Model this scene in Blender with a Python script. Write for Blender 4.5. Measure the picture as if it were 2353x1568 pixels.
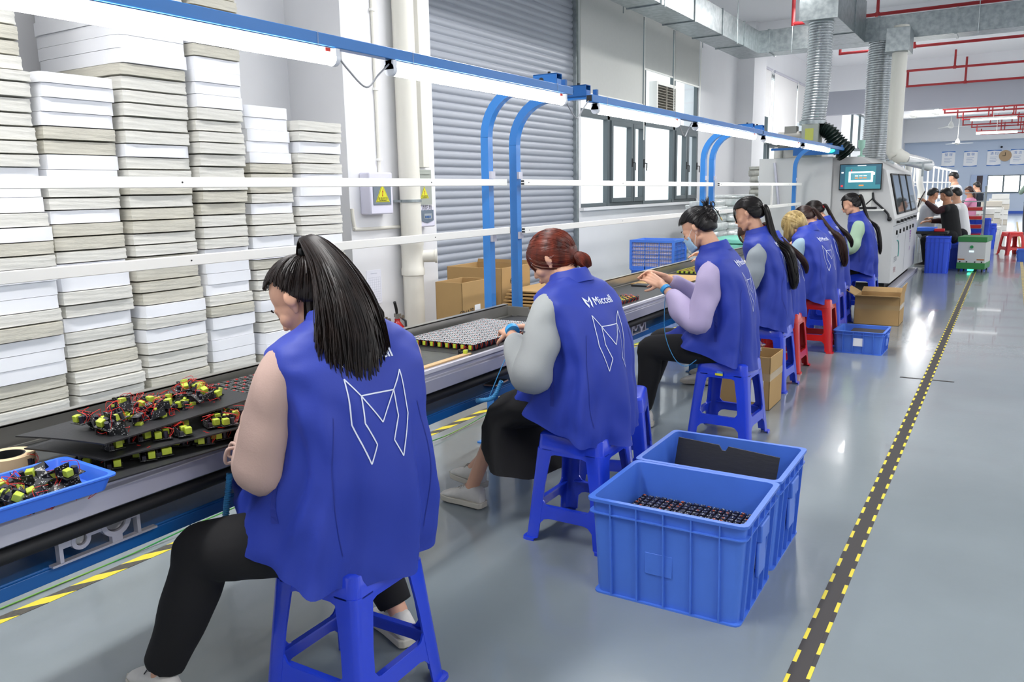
import bpy, bmesh, math, random
from mathutils import Vector, Matrix, noise, Quaternion
from mathutils.bvhtree import BVHTree
random.seed(7)
for o in list(bpy.data.objects): bpy.data.objects.remove(o)
S = bpy.context.scene
COL = S.collection
V = Vector
R = math.radians
# ------------------------------------------------------------------ camera, light, exposure
HC = 1.46
RT = V((0.85347428, 0.52080845, -0.01844492)); UP = V((-0.07941514, 0.16495881, 0.98309808)); FW = V((-0.51504844, 0.83758411, -0.18214818))
cd = bpy.data.cameras.new('camera'); cam = bpy.data.objects.new('camera', cd); COL.objects.link(cam)
cd.sensor_width = 36; cd.sensor_fit = 'HORIZONTAL'; cd.lens = 1850/2353*36; cd.clip_end = 200
cam.matrix_world = Matrix.Translation((0, 0, HC)) @ Matrix((RT, UP, -FW)).transposed().to_4x4()
S.camera = cam
S.view_settings.view_transform = 'Standard'; S.view_settings.look = 'None'; S.view_settings.gamma = 1
S.view_settings.use_curve_mapping = False; S.view_settings.exposure = 0.42
W = bpy.data.worlds.new('sky'); S.world = W; W.use_nodes = True
W.node_tree.nodes['Background'].inputs[0].default_value = (0.93, 0.96, 1.0, 1); W.node_tree.nodes['Background'].inputs[1].default_value = 1.4
def area_light(name, loc, size, power, rot=(0,0,0), col=(1,0.98,0.96)):
    l = bpy.data.lights.new(name, 'AREA'); l.shape = 'RECTANGLE'; l.size, l.size_y = size; l.energy = power; l.color = col
    o = bpy.data.objects.new(name, l); COL.objects.link(o); o.location = loc; o.rotation_euler = rot; return o
# rows of ceiling lamps of the hall give the downward ones their light (lamps above the frame)
for yy in (0.5, 6.5, 12.5, 19, 26, 33, 40):
    for xx in (-2.6, 3.0):
        area_light('ceiling_lamp_light', (xx, yy, 4.15), (0.3, 2.4), 85)
        area_light('ceiling_fill_uplight', (xx, yy, 4.18), (0.3, 2.4), 30, (math.pi, 0, 0))  # added fill, aimed up to brighten the ceiling
# ------------------------------------------------------------------ helpers
def ray(px, py): return RT*((px-1176.5)/1850) - UP*((py-784)/1850) + FW
def fz(px, py, z): d = ray(px, py); t = (z-HC)/d.z; return V((d.x*t, d.y*t, z))
def fx(px, py, x): d = ray(px, py); t = x/d.x; return V((x, d.y*t, HC+d.z*t))
def fy(px, py, y): d = ray(px, py); t = y/d.y; return V((d.x*t, y, HC+d.z*t))
def lin(c): return tuple((v/12.92 if v <= 0.04045 else ((v+0.055)/1.055)**2.4) for v in c)
def hexc(h): return lin(tuple(int(h[i:i+2], 16)/255 for i in (0, 2, 4)))
MATS = {}
KIDS = {}
def mat(name, col, rough=0.5, metal=0.0, var=0.0, vscale=20, bump=0.0, bscale=60, emit=0, spec=0.5, alpha=1, stretch=(1,1,1), col2=None, coat=0, trans=0, sub=0):
    if name in MATS: return MATS[name]
    m = bpy.data.materials.new(name); m.use_nodes = True; MATS[name] = m
    nt = m.node_tree; b = nt.nodes['Principled BSDF']
    c = hexc(col) if isinstance(col, str) else col
    b.inputs['Base Color'].default_value = (*c, 1); b.inputs['Roughness'].default_value = rough; b.inputs['Metallic'].default_value = metal
    b.inputs['Specular IOR Level'].default_value = spec; b.inputs['Alpha'].default_value = alpha
    b.inputs['Coat Weight'].default_value = coat; b.inputs['Transmission Weight'].default_value = trans
    if emit: b.inputs['Emission Color'].default_value = (*c, 1); b.inputs['Emission Strength'].default_value = emit
    if var or bump or col2:
        tc = nt.nodes.new('ShaderNodeTexCoord'); mp = nt.nodes.new('ShaderNodeMapping'); nt.links.new(tc.outputs['Object'], mp.inputs[0])
        mp.inputs['Scale'].default_value = stretch
        n = nt.nodes.new('ShaderNodeTexNoise'); n.inputs['Scale'].default_value = vscale; n.inputs['Detail'].default_value = 5
        nt.links.new(mp.outputs[0], n.inputs['Vector'])
        c2 = hexc(col2) if col2 else tuple(v*(1-var) for v in c)
        r = nt.nodes.new('ShaderNodeValToRGB'); r.color_ramp.elements[0].position = 0.35; r.color_ramp.elements[1].position = 0.65
        r.color_ramp.elements[0].color = (*c2, 1); r.color_ramp.elements[1].color = (*c, 1)
        nt.links.new(n.outputs['Fac'], r.inputs[0]); nt.links.new(r.outputs[0], b.inputs['Base Color'])
        if bump:
            n2 = nt.nodes.new('ShaderNodeTexNoise'); n2.inputs['Scale'].default_value = bscale; n2.inputs['Detail'].default_value = 4
            nt.links.new(mp.outputs[0], n2.inputs['Vector'])
            bp = nt.nodes.new('ShaderNodeBump'); bp.inputs['Strength'].default_value = bump; bp.inputs['Distance'].default_value = 0.004
            nt.links.new(n2.outputs['Fac'], bp.inputs['Height']); nt.links.new(bp.outputs[0], b.inputs['Normal'])
    return m

class MB:
    def __init__(s): s.v = []; s.f = []; s.m = []; s.M = Matrix(); s.mi = 0
    def add(s, vs, fs, mi=None):
        n = len(s.v); s.v += [s.M @ V(p) for p in vs]; s.f += [tuple(i+n for i in f) for f in fs]; s.m += [s.mi if mi is None else mi]*len(fs); return s
    def box(s, a, b, mi=None):
        x0, y0, z0 = a; x1, y1, z1 = b
        x0, x1 = min(x0,x1), max(x0,x1); y0, y1 = min(y0,y1), max(y0,y1); z0, z1 = min(z0,z1), max(z0,z1)
        return s.add([(x0,y0,z0),(x1,y0,z0),(x1,y1,z0),(x0,y1,z0),(x0,y0,z1),(x1,y0,z1),(x1,y1,z1),(x0,y1,z1)],
              [(0,3,2,1),(4,5,6,7),(0,1,5,4),(1,2,6,5),(2,3,7,6),(3,0,4,7)], mi)
    def hexa(s, b, t, mi=None):   # bottom quad, top quad (ccw from above)
        return s.add(list(b)+list(t), [(3,2,1,0),(4,5,6,7),(0,1,5,4),(1,2,6,5),(2,3,7,6),(3,0,4,7)], mi)
    def loft(s, rings, caps=True, closed=True, mi=None):
        n = len(rings[0]); vs = [p for r in rings for p in r]; fs = []
        for i in range(len(rings)-1):
            for j in range(n if closed else n-1):
                k = (j+1) % n; fs.append((i*n+j, i*n+k, (i+1)*n+k, (i+1)*n+j))
        if caps and closed: fs.append(tuple(range(n-1, -1, -1))); fs.append(tuple((len(rings)-1)*n+j for j in range(n)))
        return s.add(vs, fs, mi)
    def tube(s, pts, r, n=10, caps=True, mi=None, flat=1.0, up=None, noise_amp=0, nf=8, seed=0):
        pts = [V(p) for p in pts]; L = len(pts); rs = r if isinstance(r, (list, tuple)) else [r]*L
        rings = []; prev = None
        for i, p in enumerate(pts):
            t = (pts[min(i+1, L-1)] - pts[max(i-1, 0)])
            if t.length < 1e-9: t = V((0,0,1))
            t.normalize()
            if prev is None:
                u = V(up) if up else (V((0,0,1)) if abs(t.z) < 0.9 else V((0,1,0)))
            else: u = prev
            x = (u - t*u.dot(t))
            if x.length < 1e-6: x = t.orthogonal()
            x.normalize(); y = t.cross(x); prev = x
            rr = rs[i]; ring = []
            for j in range(n):
                a = 2*math.pi*j/n; d = x*math.cos(a)*flat + y*math.sin(a)
                q = rr
                if noise_amp: q = rr*(1 + noise_amp*noise.noise((p+d*rr)*nf + V((seed,0,0))))
                ring.append(p + d*q)
            rings.append(ring)
        return s.loft(rings, caps, True, mi)
    def cyl(s, a, b, r0, r1=None, n=20, mi=None, caps=True):
        return s.tube([a, b], [r0, r0 if r1 is None else r1], n, caps, mi)
    def ell(s, c, r, rot=None, nu=20, nv=12, mi=None):
        M = rot.to_matrix() if rot is not None and hasattr(rot, 'to_matrix') else (rot or Matrix.Identity(3)); vs = []; fs = []
        for i in range(nv+1):
            th = math.pi*i/nv
            for j in range(nu):
                a = 2*math.pi*j/nu
                vs.append(V(c) + M @ V((r[0]*math.sin(th)*math.cos(a), r[1]*math.sin(th)*math.sin(a), r[2]*math.cos(th))))
        for i in range(nv):
            for j in range(nu):
                k = (j+1) % nu; fs.append((i*nu+j, (i+1)*nu+j, (i+1)*nu+k, i*nu+k))
        return s.add(vs, fs, mi)
    def cap(s, a, b, r0, r1, n=14, mi=None):   # tapered capsule
        a, b = V(a), V(b); t = (b-a).normalized() if (b-a).length > 1e-6 else V((0,0,1)); pts = []; rs = []
        for k in (80, 55, 30, 0): pts.append(a - t*r0*math.sin(R(k))); rs.append(r0*math.cos(R(k)))
        for k in (0, 30, 55, 80): pts.append(b + t*r1*math.sin(R(k))); rs.append(r1*math.cos(R(k)))
        return s.tube(pts, rs, n, True, mi)
    def lathe(s, prof, c=(0,0,0), n=24, mi=None, axis='z'):
        rings = []
        for (r, z) in prof:
            ring = []
            for j in range(n):
                a = 2*math.pi*j/n; p = V((r*math.cos(a), r*math.sin(a), z))
                if axis == 'x': p = V((p.z, p.x, p.y))
                if axis == 'y': p = V((p.x, p.z, p.y))
                ring.append(V(c)+p)
            rings.append(ring)
        return s.loft(rings, True, True, mi)
    def prism(s, poly, d, mi=None):   # poly list of 3d points, extruded by vector d
        n = len(poly); d = V(d); vs = [V(p) for p in poly] + [V(p)+d for p in poly]
        return s.add(vs, [tuple(range(n-1,-1,-1)), tuple(range(n, 2*n))] + [(i, (i+1)%n, (i+1)%n+n, i+n) for i in range(n)], mi)
    def mesh(s, name, mats, smooth=None):
        me = bpy.data.meshes.new(name); me.from_pydata([tuple(p) for p in s.v], [], s.f); 
        for m in (mats if isinstance(mats, (list, tuple)) else [mats]): me.materials.append(m)
        me.polygons.foreach_set('material_index', s.m)
        if smooth is not None:
            me.polygons.foreach_set('use_smooth', [True]*len(me.polygons)); me.set_sharp_from_angle(angle=R(smooth))
        bm = bmesh.new(); bm.from_mesh(me); bmesh.ops.recalc_face_normals(bm, faces=bm.faces); bm.to_mesh(me); bm.free()
        me.update(); return me
    def build(s, name, mats, parent=None, smooth=None, bevel=0, seg=2, loc=None, rot=None):
        o = bpy.data.objects.new(name, s.mesh(name, mats, smooth)); COL.objects.link(o)
        if parent: o.parent = parent; KIDS.setdefault(parent.name, []).append(o)
        if loc is not None: o.location = loc
        if rot is not None: o.rotation_euler = rot
        if bevel:
            b = o.modifiers.new('bevel', 'BEVEL'); b.width = bevel; b.segments = seg; b.limit_method = 'ANGLE'; b.angle_limit = R(40)
            if smooth is None:
                o.data.polygons.foreach_set('use_smooth', [True]*len(o.data.polygons)); o.data.set_sharp_from_angle(angle=R(50))
        return o
def tag(o, label, cat, group=None, kind=None):
    if label: o['label'] = label
    if cat: o['category'] = cat
    if group: o['group'] = group
    if kind: o['kind'] = kind
    return o
def struct(o): o['kind'] = 'structure'; return o
def empty(name, loc=(0,0,0), rz=0, label=None, cat=None, group=None):
    o = bpy.data.objects.new(name, None); COL.objects.link(o); o.location = loc; o.rotation_euler = (0, 0, rz); o.empty_display_size = 0.05
    return tag(o, label, cat, group)
def copy_tree(o, loc=None, rot=None, label=None, group=None, parent=None):
    c = o.copy(); COL.objects.link(c)
    if parent is not None: c.parent = parent
    if loc is not None: c.location = loc
    if rot is not None: c.rotation_euler = rot
    if label: c['label'] = label
    if group: c['group'] = group
    for ch in KIDS.get(o.name, []) : copy_tree(ch, parent=c)
    return c
def freeze(o):   # apply the modifiers
    dg = bpy.context.evaluated_depsgraph_get(); dg.update()
    me = bpy.data.meshes.new_from_object(o.evaluated_get(dg)); old = o.data; o.modifiers.clear(); o.data = me
    me.name = old.name
    return o
def remesh(o, vox, smooth=4, fac=0.5):
    m = o.modifiers.new('r', 'REMESH'); m.mode = 'VOXEL'; m.voxel_size = vox; m.use_smooth_shade = True
    if smooth: s = o.modifiers.new('s', 'SMOOTH'); s.iterations = smooth; s.factor = fac
    mt = [x for x in o.data.materials]; freeze(o)
    if not o.data.materials:
        for x in mt: o.data.materials.append(x)
    o.data.polygons.foreach_set('use_smooth', [True]*len(o.data.polygons))
    return o
def crom(pts, k=6):
    pts = [V(p) for p in pts]; out = []
    for i in range(len(pts)-1):
        p0 = pts[max(i-1,0)]; p1 = pts[i]; p2 = pts[i+1]; p3 = pts[min(i+2, len(pts)-1)]
        for j in range(k):
            t = j/k; out.append(0.5*((2*p1)+(p2-p0)*t+(2*p0-5*p1+4*p2-p3)*t*t+(3*p1-p0-3*p2+p3)*t**3))
    out.append(pts[-1]); return out
def cromf(vals, k=6): return [max(p.x, 1e-4) for p in crom([V((v,0,0)) for v in vals], k)]
ORD = ['topmost','second from the top','third from the top','fourth from the top','fifth from the top','sixth from the top','seventh from the top','eighth from the top','ninth from the top','tenth from the top']
NUMW = 'zeroth first second third fourth fifth sixth seventh eighth ninth tenth eleventh twelfth thirteenth fourteenth fifteenth sixteenth seventeenth eighteenth nineteenth twentieth'.split()
def ordw(i):   # 0-based
    i += 1
    if i == 1: return 'topmost'
    if i <= 20: return NUMW[i]
    t, u = divmod(i, 10)
    return {2:'twent',3:'thirt',4:'fort'}[t] + ('ieth' if u == 0 else 'y-'+NUMW[u])
def text_mesh(txt, size, font=None):
    c = bpy.data.curves.new('t', 'FONT'); c.body = txt; c.size = size; c.align_x = 'CENTER'; c.align_y = 'CENTER'; c.resolution_u = 3
    o = bpy.data.objects.new('t', c); COL.objects.link(o); dg = bpy.context.evaluated_depsgraph_get(); dg.update()
    me = bpy.data.meshes.new_from_object(o.evaluated_get(dg)); bpy.data.objects.remove(o); bpy.data.curves.remove(c)
    vs = [v.co.copy() for v in me.vertices]; fs = [tuple(p.vertices) for p in me.polygons]; bpy.data.meshes.remove(me); return vs, fs
def put_text(mb, txt, size, M, mi=None, bold=0):
    vs, fs = text_mesh(txt, size)
    mb.add([M @ v for v in vs], fs, mi)
def frame(o, x, y):   # matrix with text plane axes
    x = V(x).normalized(); y = V(y).normalized(); z = x.cross(y)
    return Matrix.Translation(o) @ Matrix((x, y, z)).transposed().to_4x4()
# ------------------------------------------------------------------ materials
m_wall = mat('white_paint', 'E6E7EA', 0.75, var=0.03, vscale=1.5)
m_wallside = mat('grey_white_paint', 'D2D3D6', 0.8, var=0.03, vscale=1.5)
m_ceil = mat('ceiling_paint', 'EDEEF1', 0.85)
m_grey_beam = mat('grey_beam_paint', 'A9ACB6', 0.8)
m_blue_wall = mat('pale_blue_wall', 'C4D2E6', 0.8)
m_floor = mat('epoxy_floor', '858F94', 0.17, var=0.10, vscale=1.3, bump=0.10, bscale=35, spec=0.55, coat=0.25)
m_base = mat('grey_skirting', '6E7880', 0.6)
m_shut = mat('shutter_grey', 'A6ABB5', 0.42, metal=0.15, var=0.06, vscale=6, stretch=(1, 0.15, 6))
m_galv = mat('galvanised_steel', 'A9B0B2', 0.36, metal=0.8, col2='8E9799', vscale=14)
m_foil = mat('foil_duct', 'C9CDCF', 0.22, metal=0.85, var=0.15, vscale=30, bump=1.0, bscale=40)
m_alu = mat('aluminium', 'C6C5D0', 0.38, metal=0.35, var=0.04, vscale=3, stretch=(1, .1, 1))
m_stain = mat('stainless_steel', 'B4B2AC', 0.3, metal=0.8, var=0.12, vscale=9, stretch=(1, .4, 1))
m_blue = mat('blue_steel_paint', '2C7BC8', 0.32, var=0.05, vscale=8, coat=0.3)
m_dblue = mat('deep_blue_steel', '175FA6', 0.4)
m_black = mat('black_rubber', '17181A', 0.55)
m_belt = mat('dark_belt', '3A3D3D', 0.5, var=0.15, vscale=12)
m_white = mat('white_plastic', 'EFEFEA', 0.45)
m_rail = mat('white_rail', 'F1F0EA', 0.4)
m_pvc = mat('cream_pvc', 'E4E2D8', 0.4)
m_red = mat('red_pipe_paint', 'A3242A', 0.4)
m_ext = mat('red_enamel', 'B31C1E', 0.25, coat=0.4)
m_frame = mat('dark_window_frame', '5A6468', 0.5)
m_blind = mat('roller_blind_cloth', 'C9CAC6', 0.9, var=0.02)
m_blind2 = mat('roller_blind_cloth_pale', 'D6D6D6', 0.9)
m_card = mat('cardboard', 'B08F5E', 0.85, var=0.06, vscale=5)
m_cardin = mat('cardboard_inside', '9A7A4D', 0.9)
m_tape = mat('parcel_tape', 'B59A6A', 0.2, coat=0.6)
m_paper = mat('white_paper', 'F2F4F8', 0.8)
m_ink = mat('grey_print', '6A7080', 0.9)
m_inkb = mat('black_print', '1D1D20', 0.8)
m_yel = mat('warning_yellow', 'D8D62A', 0.5)
m_redp = mat('red_print', 'B2281E', 0.6)
m_tyel = mat('floor_tape_yellow', 'E2D03A', 0.5)
m_tblk = mat('floor_tape_black', '55524A', 0.6, var=0.3, vscale=90)
m_tblk2 = mat('aisle_tape_black', '34302F', 0.6)
m_led = mat('lit_tube', 'FFFFFF', 0.4, emit=18)
m_ledcap = mat('lamp_end_cap', 'E8ECF2', 0.35)
m_grey_enc = mat('grey_green_enamel', '9DA39B', 0.5)
m_lilac = mat('pale_lilac_plastic', 'DCDBEC', 0.45)
m_smoke = mat('smoked_window', '6E7A86', 0.15)
def glass_mat():
    m = bpy.data.materials.new('window_glass'); m.use_nodes = True; nt = m.node_tree; nt.nodes.clear()
    out = nt.nodes.new('ShaderNodeOutputMaterial'); mx = nt.nodes.new('ShaderNodeMixShader'); tr = nt.nodes.new('ShaderNodeBsdfTransparent')
    gl = nt.nodes.new('ShaderNodeBsdfGlossy'); mx.inputs[0].default_value = 0.05; gl.inputs['Roughness'].default_value = 0.02
    tr.inputs[0].default_value = (0.96, 0.99, 0.99, 1)
    nt.links.new(tr.outputs[0], mx.inputs[1]); nt.links.new(gl.outputs[0], mx.inputs[2]); nt.links.new(mx.outputs[0], out.inputs[0]); return m
m_glass = glass_mat()
def film_mat():
    m = bpy.data.materials.new('clear_film'); m.use_nodes = True; nt = m.node_tree; nt.nodes.clear()
    out = nt.nodes.new('ShaderNodeOutputMaterial'); mx = nt.nodes.new('ShaderNodeMixShader'); tr = nt.nodes.new('ShaderNodeBsdfTransparent')
    gl = nt.nodes.new('ShaderNodeBsdfGlossy'); lw = nt.nodes.new('ShaderNodeLayerWeight'); gl.inputs['Roughness'].default_value = 0.12; lw.inputs[0].default_value = 0.55
    nt.links.new(lw.outputs['Facing'], mx.inputs[0]); nt.links.new(tr.outputs[0], mx.inputs[1]); nt.links.new(gl.outputs[0], mx.inputs[2]); nt.links.new(mx.outputs[0], out.inputs[0]); return m
m_film = film_mat()
# ------------------------------------------------------------------ room shell
CZ = 4.6; WX = -4.78; YE = 46.0
struct(MB().box((-6, -2.5, -0.1), (8, YE+1, 0)).build('floor', m_floor))
struct(MB().box((-6, -2.5, CZ), (8, YE+1, CZ+0.1)).build('ceiling', m_ceil))
yw0 = fx(1334, 300, WX).y; yw1 = 14.15; ys1 = yw0-0.06
zs = 1.24; zt = 3.95
wl = MB()
wl.box((-5.2, -2.5, 0), (-5.0, 4.8, CZ))                       # recessed wall behind the foam
wl.box((-5.2, 4.8, 0), (-4.42, 5.92, CZ))                      # pilaster
wl.box((-5.2, 5.92, 4.25), (WX, ys1, CZ))
wl.box((-5.0, 5.92, 0), (-4.95, ys1, 4.3))
wl.box((-5.05, ys1, 0), (WX, yw1, zs)); wl.box((-5.05, ys1, zt), (WX, yw1, CZ)); wl.box((-5.05, ys1, zs), (WX, yw0, zt))
wl.box((-5.05, yw1, 0), (WX, 17.7, CZ))
wl.box((-5.05, 17.7, 0), (WX, 23.0, zs)); wl.box((-5.05, 17.7, zt), (WX, 23.0, CZ))
wl.box((-5.05, 23, 0), (WX, 27.2, CZ)); wl.box((-5.05, 27.2, 0), (WX, 33.5, 1.2)); wl.box((-5.05, 27.2, zt), (WX, 33.5, CZ))
wl.box((-5.05, 33.5, 0), (WX, YE, CZ))
wl.box((WX, 16.4, 0), (-4.45, 17.3, CZ)); wl.box((WX, 25.2, 0), (-4.3, 26.3, CZ)); wl.box((WX, 36, 0), (-4.2, 37, CZ))
struct(wl.build('wall_left', m_wall))
wr = MB(); wr.box((8, -2.6, 0), (8.2, YE, 1.0)); wr.box((8, -2.6, 4.0), (8.2, YE, CZ)); y = -2.6
while y < YE: wr.box((8, y, 1.0), (8.2, y+1.6, 4.0)); y += 6.0
struct(wr.build('wall_right', m_wall)); struct(MB().box((-6, -2.7, 0), (8.2, -2.5, CZ)).build('wall_front', m_wall))
wb = MB().box((-6, YE, 0), (8, YE+0.2, 3.5)); struct(wb.build('wall_back', m_blue_wall))
struct(MB().box((-6, YE-0.6, 3.5), (8, YE+0.2, CZ)).build('trim_1', m_ceil))
struct(MB().box((-4.78, 23.8, 3.36), (8, 24.2, 3.96)).build('trim_2', m_grey_beam)); struct(MB().box((-4.78, 23.8, 3.96), (8, 24.2, CZ)).build('trim_8', m_ceil))
struct(MB().box((-4.78, 16.6, 4.15), (8, 17.0, CZ)).build('trim_3', m_ceil))
struct(MB().box((-4.78, 9.3, 4.2), (8, 9.7, CZ)).build('trim_4', m_ceil))
struct(MB().box((-4.78, 34.8, 3.95), (8, 35.2, CZ)).build('trim_5', m_ceil))
struct(MB().box((WX, ys1, 0), (WX+0.015, yw1+2, 0.13)).build('baseboard_left', m_base))
struct(MB().box((WX-0.02, yw0-0.03, zs-0.04), (WX+0.06, yw1+0.02, zs)).build('window_sill', m_wall)).name = 'trim_6'
# windows with frames, panes
def window(n, y0, y1, z0, z1, ztr, mull, cas):
    fr = MB(); x0, x1 = -4.86, -4.80; w = 0.05
    fr.box((x0, y0, z0), (x1, y1, z0+w)); fr.box((x0, y0, z1-w), (x1, y1, z1)); fr.box((x0, y0, z0), (x1, y0+w, z1)); fr.box((x0, y1-w, z0), (x1, y1, z1))
    fr.box((x0, y0, ztr-0.05), (x1+0.01, y1, ztr+0.05))
    for y in mull: fr.box((x0, y-0.04, z0), (x1+0.01, y+0.04, z1))
    o = struct(fr.build('window_%d' % n, m_frame, bevel=0.004, seg=1))
    for (a, b) in cas:
        c = MB(); xa, xb = x0+0.01, x1+0.035; t = 0.06
        c.box((xa, a, z0+w), (xb, a+t, ztr-0.05)); c.box((xa, b-t, z0+w), (xb, b, ztr-0.05)); c.box((xa, a+t, z0+w), (xb, b-t, z0+w+t)); c.box((xa, a+t, ztr-0.05-t), (xb, b-t, ztr-0.05))
        s = c.build('sash', m_frame, o, bevel=0.004, seg=1)
        h = MB(); zc = (z0+ztr)/2; h.box((xb, b-0.05, zc-0.06), (xb+0.015, b-0.02, zc+0.06)); h.tube([(xb+0.02, b-0.035, zc), (xb+0.05, b-0.035, zc), (xb+0.055, b-0.05, zc-0.11)], 0.009, 8)
        h.build('handle', m_black, o)
    ys = [y0]+list(mull)+[y1]; g = MB()
    for i in range(len(ys)-1):
        g.box((x0+0.02, ys[i]+0.02, z0+0.03), (x0+0.026, ys[i+1]-0.02, z1-0.03))
    g.build('glass_pane', m_glass, o)
    return o
mu = [fx(px, 400, -4.8).y for px in (1397, 1479, 1546)]
ztr = fx(1400, 268, -4.8).z
window(1, yw0, yw1, zs, zt, ztr, mu, [(mu[0]+0.05, mu[0]+0.62*(mu[1]-mu[0])), (mu[0]+0.64*(mu[1]-mu[0]), mu[1]-0.05), (mu[2]+0.05, mu[2]+0.5*(yw1-mu[2])), (mu[2]+0.53*(yw1-mu[2]), yw1-0.06)])
window(2, 17.7, 23.0, zs, zt, ztr, [18.9, 20.2, 21.6], [(19.0, 20.1)])
window(3, 27.2, 33.5, 1.2, zt, 2.7, [28.7, 30.2, 31.8], [(28.8, 30.1)])
def blind(px0, px1, pyb, lbl, xx=-4.68, m=m_blind, zt_=zt+0.02, ex=None):
    y0 = fx(px0, pyb, xx).y; y1 = fx(px1, pyb, xx).y; zb = fx((px0+px1)/2, pyb, xx).z
    t = empty('roller_blind', (xx, (y0+y1)/2, zb), 0, lbl, 'blind', 'roller blinds on the left wall'); n = 14
    mb = MB(); A = []; B = []
    for i in range(n+1):
        y = y0+(y1-y0)*i/n-(y0+y1)/2; dx = 0.006*math.sin(i*1.7)
        A.append(V((dx, y, 0))); B.append(V((0, y, zt_-zb)))
    vs = A+B+[p+V((-0.004,0,0)) for p in A]+[p+V((-0.004,0,0)) for p in B]; k = n+1; fs = []
    for i in range(n):
        fs += [(i, i+1, k+i+1, k+i), (2*k+i+1, 2*k+i, 3*k+i, 3*k+i+1)]
    mb.add(vs, fs); mb.build('cloth', m, t, smooth=60)
    MB().box((-0.012, -(y1-y0)/2, -0.012), (0.008, (y1-y0)/2, 0.012)).build('bottom_bar', m_white, t, bevel=0.003)
    MB().cyl((0, -(y1-y0)/2-0.02, zt_-zb), (0, (y1-y0)/2+0.02, zt_-zb), 0.03, n=12).build('roller_tube', m_alu, t, smooth=40)
    c = MB(); c.tube([(0.03, (y1-y0)/2-0.01, zt_-zb), (0.03, (y1-y0)/2-0.01, -0.5)], 0.004, 5); c.tube([(0.03, (y1-y0)/2-0.03, zt_-zb), (0.03, (y1-y0)/2-0.03, -0.5)], 0.004, 5)
    c.build('pull_chain', m_white, t)
blind(1334, 1477, 226, 'wide grey roller blind beside the roller shutter')
blind(1482, 1546, 168, 'short grey roller blind above the louvred fan')
blind(1551, 1606, 192, 'grey roller blind at the far end of the near window')
blind(1738, 1770, 265, 'narrow pale blind nearest on the second window', m=m_blind2)
blind(1774, 1826, 335, 'long pale blind in the middle of the second window', m=m_blind2)
blind(1831, 1862, 285, 'pale blind half behind the foil hose', m=m_blind2)
# louvred fan in the window
a = fx(1508, 225, -4.74); b = fx(1549, 225, -4.74); fz0 = fx(1530, 255, -4.74).z; fz1 = fx(1530, 200, -4.74).z
t = empty('ventilation_fan', (-4.74, (a.y+b.y)/2, (fz0+fz1)/2), 0, 'white framed louvred fan set in the near window', 'fan'); hw = (b.y-a.y)/2; hh = (fz1-fz0)/2
c = MB(); c.box((-0.1, -hw-0.05, -hh-0.05), (0.03, -hw, hh+0.05)); c.box((-0.1, hw, -hh-0.05), (0.03, hw+0.05, hh+0.05)); c.box((-0.1, -hw, hh), (0.03, hw, hh+0.05)); c.box((-0.1, -hw, -hh-0.05), (0.03, hw, -hh)); c.build('housing', m_white, t, bevel=0.005)
c = MB(); 
for i in range(9): z = -hh+(i+0.5)*2*hh/9; c.hexa([(-0.02,-hw,z-0.03),(0.02,-hw,z-0.01),(0.02,hw,z-0.01),(-0.02,hw,z-0.03)], [(-0.02,-hw,z-0.022),(0.02,-hw,z),(0.02,hw,z),(-0.02,hw,z-0.022)])
c.box((-0.01, -0.02, -hh), (0.025, 0.02, hh)); c.build('louvres', mat('brown_louvre', '8A857A', 0.6), t)
MB().box((-0.09, -hw, -hh), (-0.08, hw, hh)).build('back_plate', m_black, t)
# roller shutter
sh = MB(); y0 = 5.93; y1 = ys1-0.1; P = 0.078; prof = []
z = 0.0
while z < 4.25:
    for (dz, dx) in ((0, 0.0), (0.012, 0.012), (0.03, 0.018), (0.052, 0.016), (0.068, 0.010), (0.074, 0.0)): prof.append((WX-0.03+dx, z+dz))
    z += P
A = [V((x, y0, z)) for x, z in prof]; B = [V((x, y1, z)) for x, z in prof]
sh.loft([A, B], caps=False, closed=False)
o = sh.build('roller_shutter', m_shut, smooth=30); tag(o, 'large grey corrugated roller shutter in the left wall', 'shutter')
c = MB(); c.box((WX-0.06, ys1-0.12, 0), (WX+0.035, ys1-0.06, 4.25)); c.box((WX-0.06, ys1-0.12, 0), (WX-0.04, ys1, 4.25)); c.build('guide_rail', m_galv, o, bevel=0.004)
c = MB(); c.box((WX-0.06, 5.92, 0), (WX+0.03, 5.96, 4.25)); c.build('guide_rail', m_galv, o, bevel=0.004)
q = fx(1165, 528, WX); c = MB(); c.box((WX, q.y-0.2, q.z-0.02), (WX+0.02, q.y+0.15, q.z+0.02)); c.cyl((WX, q.y, q.z), (WX+0.05, q.y, q.z), 0.025); c.tube([(WX+0.05, q.y, q.z), (WX+0.06, q.y, q.z-0.12)], 0.008, 6); c.build('lock', m_stain, o)
# ------------------------------------------------------------------ pilaster fittings
CX = -4.42
def thing(name, loc, label, cat, group=None, rz=0): return empty(name, loc, rz, label, cat, group)
p0 = fx(935, 300, CX+0.1)
t = thing('drain_pipe', (CX+0.105, p0.y, 0), 'thick cream vertical drain pipe with inspection cap on the pilaster', 'pipe')
c = MB(); c.cyl((0,0,0), (0,0,CZ), 0.088, n=28)
for pz in (565, 520+90): pass
zc = fx(945, 590, CX+0.1).z; c.lathe([(0.088, zc-0.16), (0.1, zc-0.155), (0.1, zc-0.1), (0.094, zc-0.09), (0.094, zc+0.09), (0.1, zc+0.1), (0.1, zc+0.155), (0.088, zc+0.16)], n=28); c.build('pipe', m_pvc, t, smooth=40)
c = MB(); c.cyl((0.05, 0.05, zc), (0.15, 0.12, zc), 0.052, n=20); c.cyl((0.15, 0.12, zc), (0.165, 0.13, zc), 0.06, n=20); c.build('inspection_cap', m_pvc, t, smooth=40)
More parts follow.
